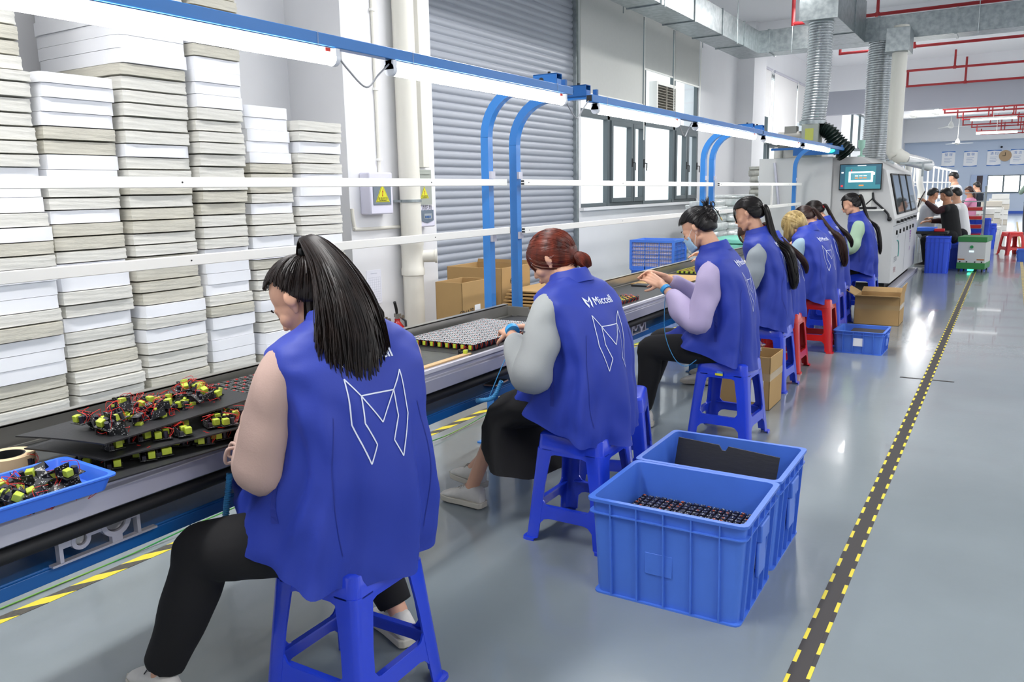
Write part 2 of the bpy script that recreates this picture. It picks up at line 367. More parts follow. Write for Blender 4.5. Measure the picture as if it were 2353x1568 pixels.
zb = fx(940, 462, CX+0.1).z; c = MB(); c.lathe([(0.09, zb-0.012), (0.096, zb-0.012), (0.096, zb+0.012), (0.09, zb+0.012)], n=28); c.box((-0.1, -0.1, zb-0.01), (-0.02, -0.085, zb+0.01)); c.build('pipe_clamp', m_galv, t, smooth=40)
p0 = fx(860, 200, CX); p1 = fx(866, 410, CX)
t = thing('conduit', (CX, p0.y, 2), 'thin cream conduit dropping into the white box on the pilaster', 'pipe'); MB().cyl((0.012, 0, CZ-2), (0.012, 0, p1.z-2), 0.013, n=10).build('tube', m_pvc, t, smooth=40)
c = MB(); 
for z in (p1.z+0.15, p1.z+0.7, p1.z+1.3): c.box((0, -0.022, z-2.01), (0.03, 0.022, z-1.99))
c.build('clip', m_white, t)
t = thing('conduit', (CX, 5, 1), 'cream conduit bending from the pilaster side to the drain pipe', 'pipe')
pts = [fx(799, 480, CX)+V((0.012,0,0)), fx(812, 520, CX)+V((0.012,0,0)), fx(822, 527, CX)+V((0.012,0,0)), fx(915, 521, CX)+V((0.012,0,0))]
pts[0].y = max(pts[0].y, 4.81)
MB().tube([p-V((CX,5,1)) for p in crom(pts, 5)], 0.014, 10).build('tube', m_pvc, t, smooth=40)
p0 = fx(962, 180, CX); p1 = fx(960, 385, CX)
t = thing('cable_trunking', (CX, p0.y, 2), 'square cream cable trunking running down to the grey box', 'trunking'); MB().box((0, -0.045, p1.z-2), (0.05, 0.045, CZ-2)).build('channel', m_pvc, t, bevel=0.004)
def tri_sign(t, c, s, mirror=1):
    # a triangle warning sign on plane x = c.x, centred
    mb = MB(); h = s*0.87
    def T(k, x, mi): return mb.prism([(x, c.y-k*s/2, c.z-k*h/3), (x, c.y+k*s/2, c.z-k*h/3), (x, c.y, c.z+k*h*2/3)], (0.0008, 0, 0), mi)
    T(1, c.x, 0); T(0.9, c.x+0.0008, 1); T(0.85, c.x+0.0016, 0)
    u = s*0.01; zz = c.z+h*0.2
    mb.prism([(c.x+0.0026, c.y+a*u, zz+b*u) for a, b in ((4,16),(-5,0),(-1,0),(-4,-14),(-6,-12),(-3,-22),(2,-14),(-1,-14),(5,4),(1,4),(6,16))], (0.0006,0,0), 2)
    put_text(mb, '有电危险', s*0.17, frame(V((c.x+0.003, c.y, c.z-h*0.17)), (0,1,0), (0,0,1)), 1)
    mb.box((c.x+0.0026, c.y-s*0.25, c.z-h*0.27), (c.x+0.003, c.y+s*0.25, c.z-h*0.25), 1)
    return mb
q0 = fx(835, 412, CX); q1 = fx(903, 480, CX); cy = (q0.y+q1.y)/2; w = (q1.y-q0.y)/2-0.03; zc = (q0.z+q1.z)/2; h = 0.165; D = 0.11
q0 = fx(851, 445, CX+D); q1 = fx(903, 445, CX+D); cy = (q0.y+q1.y)/2; w = (q1.y-q0.y)/2; zc = q0.z
t = thing('electrical_box', (CX, cy, zc), 'white electrical box with a yellow warning triangle on the pilaster', 'electrical box')
MB().box((0, -w, -h), (D, w, h)).build('housing', m_lilac, t, bevel=0.01)
MB().box((D, -w*0.78, -h*0.55), (D+0.006, w*0.78, h*0.62)).build('cover_window', m_smoke, t, bevel=0.003)
tri_sign(t, V((D+0.007, 0, -0.02)), 0.17).build('warning_sign', [m_yel, m_inkb, m_redp], t)
q0 = fx(957, 430, CX+0.13); q1 = fx(992, 430, CX+0.13); cy = (q0.y+q1.y)/2; w = (q1.y-q0.y)/2; z1 = fx(975, 390, CX+0.13).z; z0 = fx(975, 471, CX+0.13).z
t = thing('electrical_box', (CX, cy, z0), 'grey steel electrical box with a yellow warning triangle above the breaker box', 'electrical box'); h = z1-z0
c = MB().box((0, -w, 0), (0.13, w, h)); c.build('housing', m_grey_enc, t, bevel=0.004)
c = MB(); c.box((0.13, -w*0.6, h*0.62), (0.133, w*0.6, h*0.85)); c.box((0.13, -w*0.75, h*0.86), (0.137, w*0.75, h*0.92)); c.build('door_panel', m_grey_enc, t, bevel=0.002)
tri_sign(t, V((0.1305, 0, h*0.3)), 0.12).build('warning_sign', [m_yel, m_inkb, m_redp], t)
q0 = fx(962, 500, CX+0.12); q1 = fx(1000, 500, CX+0.12); cy = (q0.y+q1.y)/2; w = (q1.y-q0.y)/2; z1 = z0-0.005; z0 = fx(980, 522, CX+0.12).z; h = z1-z0
t = thing('breaker_box', (CX, cy, z0), 'white breaker box with a smoked window under the grey box', 'electrical box')
MB().box((0, -w, 0), (0.12, w, h)).build('housing', m_lilac, t, bevel=0.012)
c = MB(); c.prism([(0.12, -w*0.75, h*0.3), (0.12, 0, h*0.18), (0.12, w*0.75, h*0.3), (0.12, w*0.75, h*0.78), (0.12, -w*0.75, h*0.78)], (0.006,0,0)); c.build('cover_window', m_smoke, t)
c = MB(); c.box((0.126, -w*0.4, h*0.38), (0.128, w*0.5, h*0.62), 0)
for i in range(4): c.box((0.128, -w*0.3+i*w*0.18, h*0.42), (0.131, -w*0.3+i*w*0.18+w*0.1, h*0.52), 1)
c.build('breakers', [mat('grey_plastic', '9AA2A8', 0.5), mat('switch_blue', '2F5F9A', 0.5)], t)
c = MB(); put_text(c, '消防用', 0.05, frame(V((0.1215, 0, h*0.88)), (0,1,0), (0,0,1)), 0); c.build('handwriting', m_inkb, t)
# inspection sheet
q = fx(860, 660, CX); t = thing('paper_sheet', (CX, q.y, q.z), 'pale inspection sheet taped low on the pilaster', 'paper')
MB().box((0.001, -0.09, -0.14), (0.003, 0.09, 0.14)).build('sheet', mat('pale_paper', 'E8EAF4', 0.8), t)
c = MB()
for i in range(11): c.box((0.003, -0.075, 0.08-i*0.02), (0.0035, 0.075, 0.0785-i*0.02))
for i in range(7): c.box((0.003, -0.075+i*0.025, -0.12), (0.0035, -0.074+i*0.025, 0.08))
c.box((0.003, -0.04, 0.11), (0.0035, 0.04, 0.115)); c.build('printed_table', mat('faint_print', 'B8BCCB', 0.9), t)
# fire extinguishers
def ext(px, py, x, lbl, tilt=0):
    q = fx(px, py, x); t = thing('fire_extinguisher', (q.x, q.y, 0), lbl, 'fire extinguisher', 'fire extinguishers by the pilaster'); r = 0.065
    zt2 = q.z
    MB().lathe([(0.055, zt2-0.50), (r, zt2-0.48), (r, zt2-0.09), (0.058, zt2-0.05), (0.035, zt2-0.02), (0.022, zt2), (0.022, zt2+0.02)], n=24).build('cylinder', m_ext, t, smooth=50)
    c = MB(); c.cyl((0,0,zt2+0.01), (0,0,zt2+0.05), 0.016, n=12); c.box((-0.02,-0.015,zt2+0.03), (0.03,0.015,zt2+0.06)); c.cyl((0.02,0.03,zt2+0.03), (0.035,0.03,zt2+0.03), 0.018, n=12); c.build('valve', m_stain, t)
    c = MB(); c.tube([(0,0,zt2+0.05), (0.02,-0.03,zt2+0.10), (0.03,-0.06-tilt,zt2+0.16)], [0.01,0.012,0.012], 8); c.tube([(0.0,0.02,zt2+0.04), (0.06,0.03,zt2+0.0), (0.075,0.02,zt2-0.15), (0.07,0.0,zt2-0.3)], 0.009, 8); c.build('lever_and_hose', m_black, t, smooth=50)
    # stands on a bracket shelf of its own
    MB().box((-0.09,-0.08,zt2-0.52), (0.08,0.08,zt2-0.50)).build('bracket', m_stain, t)
    MB().tube([(-0.08,0,zt2-0.52),(-0.08,0,0.0)], 0.012, 8).build('bracket_stem', m_stain, t)
ext(913, 738, -4.05, 'red fire extinguisher, the fuller-seen of the pair below the pilaster sheet')
ext(882, 746, -4.1, 'red fire extinguisher half hidden behind the ponytailed worker shoulder', 0.03)
# ------------------------------------------------------------------ ducts, hoses, pipes overhead
def duct_box(mb, a, b): mb.box(a, b)
zD0, zD1 = 3.63, 3.98
t = thing('ventilation_duct', (0, 14, zD0), 'long galvanised air duct along the left wall and across the hall', 'duct')
hD = zD1-zD0
c = MB(); c.box((-4.17, -9.0, 0), (-3.74, 0.0, hD)); c.box((-4.17, 0.0, 0), (3.4, 0.45, hD)); c.box((-2.58, -2.35, 0), (-2.12, 0.0, hD+0.25))
c.build('duct_body', m_galv, t, bevel=0.004, seg=1)
for y in (-8, -6.8, -5.6, -4.4, -3.2, -2.0, -0.9): MB().box((-4.185, y, -0.013), (-3.725, y+0.03, hD+0.013)).build('flange', m_galv, t)
for x in (-3.6, -2.75, -1.95, -0.9, 0.3, 1.5): MB().box((x, -0.013, -0.013), (x+0.03, 0.463, hD+0.013)).build('flange', m_galv, t)
for y in (-2.36, -1.0): MB().box((-2.593, y, -0.013), (-2.107, y+0.03, hD+0.263)).build('flange', m_galv, t)
c = MB()
for y in (-7.4, -4.4, -1.4): 
    for x in (-4.22, -3.69): MB().cyl((x, y, -0.05), (x, y, CZ-zD0), 0.006, n=6).build('hanger_rod', m_galv, t)
for x in (-3.2, -0.6, 1.4):
    MB().cyl((x, -0.06, -0.05), (x, -0.06, CZ-zD0), 0.006, n=6).build('hanger_rod', m_galv, t)
def hose(px, y, z0, z1, r, lbl, dx=0, pitch=0.035):
    q = fy(px, 200, y); t = thing('flexible_hose', (q.x, y, z0), lbl, 'hose', 'foil exhaust hoses'); mb = MB(); n = int((z1-z0)/pitch*4); rings = []
    for i in range(n+1):
        z = (z1-z0)*i/n; rr = r*(1-0.10*(1-abs(math.cos(math.pi*i/4)))) ; ring = []
        for j in range(28):
            a = 2*math.pi*j/28; k = rr*(1+0.02*noise.noise(V((a*3, z*14, px))))
            ring.append((k*math.cos(a)+dx*(1-z/(z1-z0))+0.015*math.sin(z*3), k*math.sin(a), z))
        rings.append(ring)
    mb.loft(rings, True); mb.build('foil_sleeve', m_foil, t, smooth=80)
    c = MB(); c.lathe([(r+0.004, 0.0), (r+0.012, 0.0), (r+0.012, 0.05), (r+0.004, 0.05)], n=28); M = Matrix.Translation((dx,0,0)); c.v = [M @ V(p) for p in c.v]; c.build('clamp', m_galv, t, smooth=50)
    return t
h1x = fy(1882, 200, 12.0).x
hose(1882, 12.0, 2.30, zD0, 0.165, 'thick ribbed foil hose hanging over the blower, nearest the camera', dx=-0.06)
hose(2022, 14.2, 1.80, zD0, 0.19, 'ribbed foil hose dropping to the machine top beside the cream pipe', dx=-0.05)
hose(2042, 14.9, 1.80, zD0+0.1, 0.15, 'slimmer foil hose tucked behind the other hose on the machine')
q = fy(2067, 140, 13.6); t = thing('exhaust_pipe', (q.x, 13.6, 1.75), 'smooth cream exhaust pipe with an elbow above the machine', 'pipe')
pts = [(0,0,2.0),(0,0,0.35),(0.03,0,0.18),(0.14,0.1,0.09),(0.28,0.4,0.05),(0.42,0.8,0.0)]
MB().tube(crom(pts[:2]+pts[2:4], 6), 0.105, 24).build('pipe', m_pvc, t, smooth=50)
MB().tube(crom(pts[3:], 6), 0.09, 20).build('clear_elbow', mat('milky_duct', 'E9EAEA', 0.2, coat=0.5), t, smooth=50)
c = MB(); c.box((-0.18, -0.2, 1.62), (0.14, 0.3, 1.95)); c.build('branch_box', m_galv, t, bevel=0.004)
def redpipe(y, x0, x1, z, lbl, drops=(), up=0.4, r=0.028):
    t = thing('sprinkler_pipe', (x0, y, z), lbl, 'pipe', 'red sprinkler pipes under the ceiling'); mb = MB(); mb.cyl((0,0,0), (x1-x0,0,0), r, n=12)
    mb.cyl((0,0,-r), (0,0,up), r, n=12); mb.build('main_run', m_red, t, smooth=50)
    if drops:
        for d, zz in drops: c = MB(); c.cyl((d-x0, 0, 0), (d-x0, 0, zz), r*0.9, n=10); c.lathe([(r*1.3, -r*1.3), (r*1.3, r*1.3)], (d-x0, 0, 0), n=10); c.build('riser', m_red, t, smooth=50)
redpipe(13.4, fy(1822,60,13.4).x, fy(1822,60,13.4).x+0.5, fy(1822,55,13.4).z, 'short red pipe stub above the duct corner', up=1.2)
redpipe(15.0, -2.45, 4, 4.2, 'nearest red sprinkler pipe crossing just above the duct', [(-2.1, 0.4)])
redpipe(18.7, -3.3, 4, 4.18, 'red sprinkler pipe behind the hoses below the duct', [(-1.9, 0.3)])
redpipe(22.7, -3.25, 4, 4.2, 'red sprinkler pipe crossing between the two beams', [(-1.4, 0.4)])
redpipe(23.6, -2.5, 4, 3.93, 'red sprinkler pipe running along the top of the grey beam', [(-1.2, 0.6)])
k = 0
for y, x, z in ((25.5, -2.2, 3.55), (27.5, -1.9, 3.6), (29.5, -2.0, 3.65), (31.5, -1.75, 3.62), (33.8, -1.7, 3.7), (36.2, -1.8, 3.66), (38.6, -1.6, 3.7), (41, -1.5, 3.66), (43.4, -1.4, 3.64)):
    redpipe(y, x, 5, z, 'red sprinkler pipe beyond the grey beam, %s one from the beam' % NUMW[k+1], [(x+0.9, 0.5), (x+1.6, 0.5)], up=0.25, r=0.024); k += 1
for i, (px, py, y) in enumerate(((2100, 268, 28), (2152, 262, 34), (2185, 292, 38), (2200, 330, 42))):
    q = fy(px, py, y); t = thing('ceiling_fan', (q.x, y, q.z), 'white ceiling fan beyond the grey beam, %s along the row' % NUMW[i+1], 'fan', 'white ceiling fans')
    MB().cyl((0,0,0), (0,0,CZ-q.z), 0.015, n=8).build('rod', m_white, t); MB().lathe([(0.03, 0.22), (0.1, 0.1), (0.11, 0.0), (0.05, -0.05)], n=18).build('motor', m_white, t, smooth=50)
    for a in (0.3, 2.4, 4.5):
        c = MB(); c.M = Matrix.Rotation(a, 4, 'Z'); c.box((0.1, -0.06, 0.0), (0.62, 0.06, 0.012)); c.build('blade', m_white, t)
for i, (px, py, y, L) in enumerate(((2283, 272, 31, 1.3), (2290, 304, 35, 1.3))):
    q = fy(px, py, y); t = thing('ceiling_lamp', (q.x, y, q.z), ('nearer' if i == 0 else 'farther') + ' lit tube lamp under the far ceiling', 'lamp', 'lit ceiling lamps of the far bay')
    MB().box((-L/2, -0.05, 0), (L/2, 0.05, 0.05)).build('housing', m_white, t); MB().cyl((-L/2, 0, -0.02), (L/2, 0, -0.02), 0.03, n=10).build('tube', mat('far_lamp_glow', 'FFFFFF', 0.4, emit=2.5), t)
    MB().cyl((0,0,0.04), (0,0,CZ-q.z), 0.01, n=6).build('rod', m_white, t)
# ------------------------------------------------------------------ floor markings
def stripes(name, x, w, y0, y1, pitch, skew, lbl, mats):
    mb = MB(); y = y0; k = 0
    while y < y1:
        a, b = y, y+pitch
        mb.add([(x-w/2, a, 0), (x+w/2, a+skew, 0), (x+w/2, b+skew, 0), (x-w/2, b, 0), (x-w/2, a, 0.0015), (x+w/2, a+skew, 0.0015), (x+w/2, b+skew, 0.0015), (x-w/2, b, 0.0015)], [(4,5,6,7),(0,1,5,4),(1,2,6,5),(2,3,7,6),(3,0,4,7)], k % 2)
        y += pitch; k += 1
    return tag(mb.build(name, mats), lbl, 'floor tape')
stripes('floor_tape', -2.94, 0.055, 0.5, 15, 0.105, 0.10, 'yellow and black hazard tape on the floor behind the conveyor legs', [m_tyel, m_tblk])
mb = MB(); y = 1.2; k = 0; xb = -0.435
mb.box((xb-0.022, 1.2, 0), (xb+0.022, 34, 0.002), 1)
while y < 34:
    mb.box((xb-0.034, y, 0), (xb-0.022, y+0.075, 0.0016), k % 2); mb.box((xb+0.022, y, 0), (xb+0.034, y+0.075, 0.0016), (k+1) % 2); y += 0.075; k += 1
tag(mb.build('floor_tape', [m_tyel, m_tblk2]), 'black aisle tape with yellow dashed edges running down the clear floor', 'floor tape')
qf = fz(2348, 640, 0); stripes('floor_tape', qf.x+0.02, 0.05, 8, 36, 0.1, 0.05, 'faint yellow and black tape at the right edge of the aisle', [mat('worn_yellow_tape', 'BFA95A', 0.6), mat('worn_grey_tape', '7A7468', 0.6)])
a, b = fz(2068, 867, 0), fz(2192, 879, 0); tag(MB().box((a.x, a.y-0.012, 0), (b.x, a.y+0.012, 0.0018)).build('floor_strip', m_tblk2), 'short dark strip crossing the aisle tape', 'floor tape')
# green earth wire along the floor in front of the hazard tape
pts = [fz(0, 1400, 0.004), fz(120, 1350, 0.004), fz(300, 1275, 0.004), fz(480, 1192, 0.03), fz(640, 1130, 0.03), fz(975, 1020, 0.02), fz(1060, 985, 0.01), fz(1150, 935, 0.03), fz(1300, 860, 0.03), fz(1460, 790, 0.03), fz(1560, 760, 0.02)]
o = MB().tube(crom(pts, 8), 0.0035, 6).build('earth_wire', mat('yellow_green_wire', '1E8A46', 0.5, col2='A8C63A', vscale=2.2), smooth=60); tag(o, 'thin green and yellow earth wire strung under the conveyor', 'wire')
# ------------------------------------------------------------------ conveyor line
CF = -1.95; CB = -2.44; ZT = 0.755; Y0, Y1 = -0.6, 11.9
t = thing('conveyor', (CF, 0, 0), 'long assembly conveyor with aluminium edge and dark belt on blue steel frame', 'conveyor')
def rel(mb, name, m, parent, **k):   # world-coordinate geometry under an empty
    L = parent.location; mb.v = [V(p)-L for p in mb.v]; return mb.build(name, m, parent, **k)
pr = [(CF+0.0, 0.662), (CF+0.0, 0.715), (CF-0.012, 0.722), (CF-0.012, 0.735), (CF, 0.742), (CF-0.005, ZT+0.003), (CF-0.055, ZT+0.003), (CF-0.055, 0.662)]
c = MB(); c.loft([[V((x, Y0, z)) for x, z in pr], [V((x, Y1, z)) for x, z in pr]]); rel(c, 'front_profile', m_alu, t, bevel=0.002, seg=1)
c = MB(); c.box((CB, Y0, 0.70), (CF-0.055, Y1, ZT-0.002)); rel(c, 'belt', m_belt, t)
c = MB(); c.box((CB-0.012, Y0, 0.66), (CB, 3.93, 0.82)); c.box((CB-0.03, Y0, 0.815), (CB, 3.93, 0.822)); c.box((CB-0.012, 3.925, ZT), (CB+0.14, 3.935, 0.81))
c.box((CB-0.012, 4.35, 0.66), (CB, Y1, 0.82)); c.box((CB-0.03, 4.35, 0.815), (CB, Y1, 0.822)); c.box((CB+0.02, Y0, ZT-0.001), (CB+0.028, Y1, ZT+0.006)); rel(c, 'rear_lip', m_stain, t)
c = MB(); c.cyl((CF-0.03, Y0, 0.628), (CF-0.03, Y1, 0.628), 0.02, n=12); rel(c, 'cable_tube', m_black, t, smooth=40)
c = MB(); c.box((-2.44, Y0, 0.522), (-2.045, Y1, 0.53)); c.box((-2.053, Y0, 0.485), (-2.045, Y1, 0.522)); c.box((-2.45, Y0, 0.47), (-2.44, Y1, 0.60)); rel(c, 'shelf', m_dblue, t, bevel=0.003)
for y in (-0.45, 4.05, 6.2, 8.2, 10.2, 11.7):
    c = MB(); c.box((-2.12, y-0.03, 0.0), (-2.06, y+0.03, 0.522)); c.box((-2.14, y-0.05, 0), (-2.04, y+0.05, 0.008)); rel(c, 'leg', m_dblue, t, bevel=0.003)
    c = MB(); c.box((-2.44, y-0.03, 0.0), (-2.38, y+0.03, 0.70)); rel(c, 'leg', m_dblue, t, bevel=0.003)
    c = MB(); c.box((-2.38, y-0.025, 0.12), (-2.12, y+0.025, 0.16)); rel(c, 'crossbar', m_dblue, t)
for y in (1.17, 4.9, 8.0):
    c = MB(); X = CF-0.07
    c.box((X-0.02, y-0.15, 0.53), (X, y+0.15, 0.536)); c.box((X-0.02, y-0.13, 0.535), (X, y-0.12, 0.66)); c.box((X-0.02, y+0.09, 0.535), (X, y+0.10, 0.66)); c.box((X-0.02, y-0.13, 0.65), (X, y+0.1, 0.66))
    for (yy, zz, ra, rb) in ((y+0.03, 0.595, 0.030, 0.044), (y-0.07, 0.58, 0.016, 0.027)):
        c.lathe([(rb, -0.02), (rb, 0.0), (ra, 0.0), (ra, -0.02), (rb, -0.02)], (0, 0, 0), n=20); 
        nn = len(c.v)-5*20; M = Matrix.Translation((X, yy, zz)) @ Matrix.Rotation(R(90), 4, 'Y'); c.v[nn:] = [M @ V(p) for p in c.v[nn:]]
    c.box((X-0.018, y-0.045, 0.58), (X-0.002, y-0.01, 0.595)); c.box((X-0.018, y-0.12, 0.572), (X-0.002, y-0.095, 0.588)); c.box((X-0.018, y+0.015, 0.53), (X-0.002, y+0.045, 0.556)); c.box((X-0.018, y+0.015, 0.635), (X-0.002, y+0.045, 0.655)); c.box((X-0.018, y+0.07,0.585),(X-0.002,y+0.095,0.60))
    b = rel(c, 'bearing_bracket', m_alu, t, smooth=40)
    c = MB(); c.cyl((CB+0.05, y+0.03, 0.595), (X-0.01, y+0.03, 0.595), 0.027, n=18); c.cyl((X-0.01, y-0.07, 0.58), (CB+0.05, y-0.07, 0.58), 0.014, n=14); rel(c, 'roller', m_stain, t, smooth=40)
# blue cross strip
# posts with curved arms
def post(y, dy, lbl, arm_x=-2.02, zarm=2.03):
    t = thing('blue_post', (-2.515, y, 0), lbl, 'post', 'curved blue posts behind the conveyor'); w = 0.024
    path = [(0, 0, 0.0), (0, 0, zarm-0.27)]
    for a in range(0, 91, 10): path.append((0.25-0.25*math.cos(R(a)), 0, zarm-0.27+0.25*math.sin(R(a))))
    path.append((arm_x+2.48+0.0, 0, zarm-0.02))
    rings = []
    for i, p in enumerate(path):
        p = V(p); tt = (V(path[min(i+1, len(path)-1)])-V(path[max(i-1, 0)])).normalized(); n = V((tt.z, 0, -tt.x))
        rings.append([p+n*w+V((0,w,0)), p-n*w+V((0,w,0)), p-n*w-V((0,w,0)), p+n*w-V((0,w,0))])
    c = MB(); c.loft(rings, caps=True); c.build('bent_tube', m_blue, t, smooth=35)
    c = MB(); c.box((-0.07, -0.07, 0), (0.07, 0.07, 0.01)); c.build('foot_plate', m_blue, t)
    # box section clamp at the arm end carrying the beam
    a = arm_x+2.48; c = MB()
    for (z0, z1) in ((zarm-0.032, zarm-0.028), (zarm+0.028, zarm+0.032)): c.box((a-0.14, -0.03, z0), (a+0.0, 0.03, z1))
    for yy in (-0.03, 0.026): c.box((a-0.14, yy, zarm-0.03), (a, yy+0.004, zarm+0.03))
    c.build('arm_sleeve', m_dblue, t); MB().box((a-0.12, -0.02, zarm-0.03), (a-0.10, 0.02, zarm+0.03)).build('sleeve_core', m_black, t)
    c = MB(); c.cyl((a-0.09, dy*0.031, zarm), (a-0.09, dy*0.033, zarm), 0.014); c.cyl((a-0.06, 0, zarm+0.03), (a-0.06, 0, zarm+0.045), 0.008); c.build('bolt', m_black, t)
    MB().box((0.024, -0.02, 1.535), (0.04, 0.02, 1.575)).build('rail_bracket', m_alu, t); MB().box((0.024, -0.02, 1.185), (0.04, 0.02, 1.225)).build('rail_bracket', m_alu, t)
    return t
post(3.86, -1, 'bent blue post nearest the camera, at the end of the first rails')
post(4.16, -1, 'bent blue post second from the camera, starting the second rails', arm_x=-2.0, zarm=2.0)
post(7.62, -1, 'bent blue post in front of the near window end, nearer of its pair', zarm=2.0)
post(7.88, -1, 'bent blue post behind the masked worker, farther of its pair', arm_x=-2.0, zarm=2.0)
post(11.45, -1, 'last bent blue post standing in front of the white machine', zarm=1.98)
for (ya, yb, z, l) in ((0.2, 3.87, 1.95, 'first blue lamp beam, running off the top left of the view'), (4.1, 7.68, 1.935, 'second blue lamp beam over the red-haired and masked workers'), (7.65, 11.9, 1.93, 'third blue lamp beam, reaching the white machine')):
    t = thing('lamp_carrier', (-2.0, ya, z), l, 'beam', 'blue lamp beams over the conveyor'); c = MB(); w = 0.02; L = yb-ya
    c.box((-w, 0, -0.002), (w, L, 0.038)); c.build('square_tube', m_blue, t, bevel=0.003)
    c = MB(); c.box((-w+0.004, -0.001, 0.002), (w-0.004, 0.0, 0.034)); c.box((-w+0.004, L, 0.002), (w-0.004, L+0.001, 0.034)); c.build('tube_mouth', m_black, t)
    c = MB()
    for yy in ((0.08, L-0.06)): c.box((-0.012, yy-0.01, 0.036), (0.012, yy+0.01, 0.07))
    c.build('hanger', m_dblue, t)
def tubelamp(ya, yb, z, lbl, cable=None):
    t = thing('tube_lamp', (-2.0, ya, z), lbl, 'tube lamp', 'lit tube lamps under the blue beams'); L = yb-ya; r = 0.022
    c = MB(); c.box((-0.014, 0.0, -0.016), (0.014, L, -0.002)); c.build('housing', m_white, t)
    c = MB(); c.cyl((0, 0.02, -0.034), (0, L-0.02, -0.034), r, n=16); c.build('lit_tube', m_led, t, smooth=40)
    for y in (0, L):
        s = 1 if y else -1; c = MB(); c.cyl((0, y, -0.034), (0, y-s*0.02, -0.034), r*1.1, n=14); c.box((-r, y-s*0.02, -0.034), (r, y, -0.002)); e = c.build('end_cap', m_ledcap, t, smooth=40)
    c = MB(); c.box((0.014, L-0.06, -0.015), (0.017, L-0.04, -0.004)); c.build('red_switch', m_redp, t)
    c = MB()
    for y in (0.12, L-0.1):
        c.box((-0.022, y-0.003, -0.05), (0.022, y+0.003, 0.042))
    c.build('cable_tie', m_film, t)
    if cable: MB().tube(crom([(0, L, -0.01), (0.0, L+0.06, -0.06), (0, L+0.15, -0.11), (0, L+0.22, -0.06), (0, L+0.29, -0.01)], 6), 0.0035, 6).build('cable', mat('grey_cable', 'A8AAAE', 0.5), t, smooth=60)
zl = 1.948
tubelamp(0.95, 2.14, zl, 'lit tube lamp nearest the camera, cut by the top left corner', 1)
tubelamp(2.42, 3.80, zl, 'lit tube lamp ending at the first pair of blue posts', 1)
tubelamp(4.17, 5.48, 1.933, 'lit tube lamp above the red-haired worker, in front of the window', 1)
tubelamp(5.84, 7.45, 1.933, 'lit tube lamp ending at the second pair of blue posts')
tubelamp(7.75, 9.2, 1.928, 'lit tube lamp second from the white machine')
tubelamp(9.42, 10.9, 1.928, 'lit tube lamp nearest the white machine')
# extra lamp housing before the frame start keeps the beam continuous
def rail(ya, yb, za, zb, lbl, mat_=None, cl=None):
    t = thing('white_rail', (-2.44, ya, za), lbl, 'rail', 'white horizontal rails on the blue posts'); c = MB(); L = yb-ya; d = zb-za; h = 0.018
    c.hexa([(-0.012,0,-h),(0.012,0,-h),(0.012,L,d-h),(-0.012,L,d-h)], [(-0.012,0,h),(0.012,0,h),(0.012,L,d+h),(-0.012,L,d+h)]); c.build('bar', m_rail, t, bevel=0.002, seg=1)
    c = MB(); c.box((-0.01,-0.001,-h*0.7),(0.01,0.0,-0.003)); c.box((-0.01,-0.001,0.003),(0.01,0.0,h*0.7)); c.build('hollow_end', m_black, t)
    c = MB(); 
    for yy in (0.05, L*0.4, L*0.8): c.cyl((0.012, yy, d*yy/L), (0.0135, yy, d*yy/L), 0.003, n=8)
    c.build('hole', m_black, t)
rail(0.4, 3.93, 1.513, 1.513, 'upper white rail of the first bay in front of the foam stacks')
rail(0.4, 3.95, 1.245, 1.245, 'lower white rail of the first bay in front of the foam stacks')
rail(4.12, 7.66, 1.513, 1.495, 'upper white rail of the second bay in front of shutter and window')
rail(4.12, 7.66, 1.235, 1.235, 'lower white rail of the second bay in front of shutter and window')
rail(7.86, 11.5, 1.495, 1.49, 'upper white rail of the third bay before the machine')
rail(7.86, 11.5, 1.23, 1.23, 'lower white rail of the third bay before the machine')
t = thing('upright_bar', (-2.43, 9.9, 1.23), 'short white upright joining the two rails of the third bay', 'rail'); MB().box((-0.01,-0.01,0), (0.01,0.01,0.27)).build('bar', m_rail, t)
# phone on shelf
q = fz(1128, 878, 0.535); t = thing('mobile_phone', (max(q.x,-2.1), q.y, 0.531), 'pale pink mobile phone lying on the blue shelf under the conveyor', 'phone', rz=0.1)
MB().box((-0.036, -0.07, 0), (0.036, 0.07, 0.008)).build('case', mat('pale_pink', 'D9B9AC', 0.4), t, bevel=0.004); MB().box((-0.032, -0.066, 0.0085), (0.032, 0.066, 0.009)).build('screen', m_black, t)
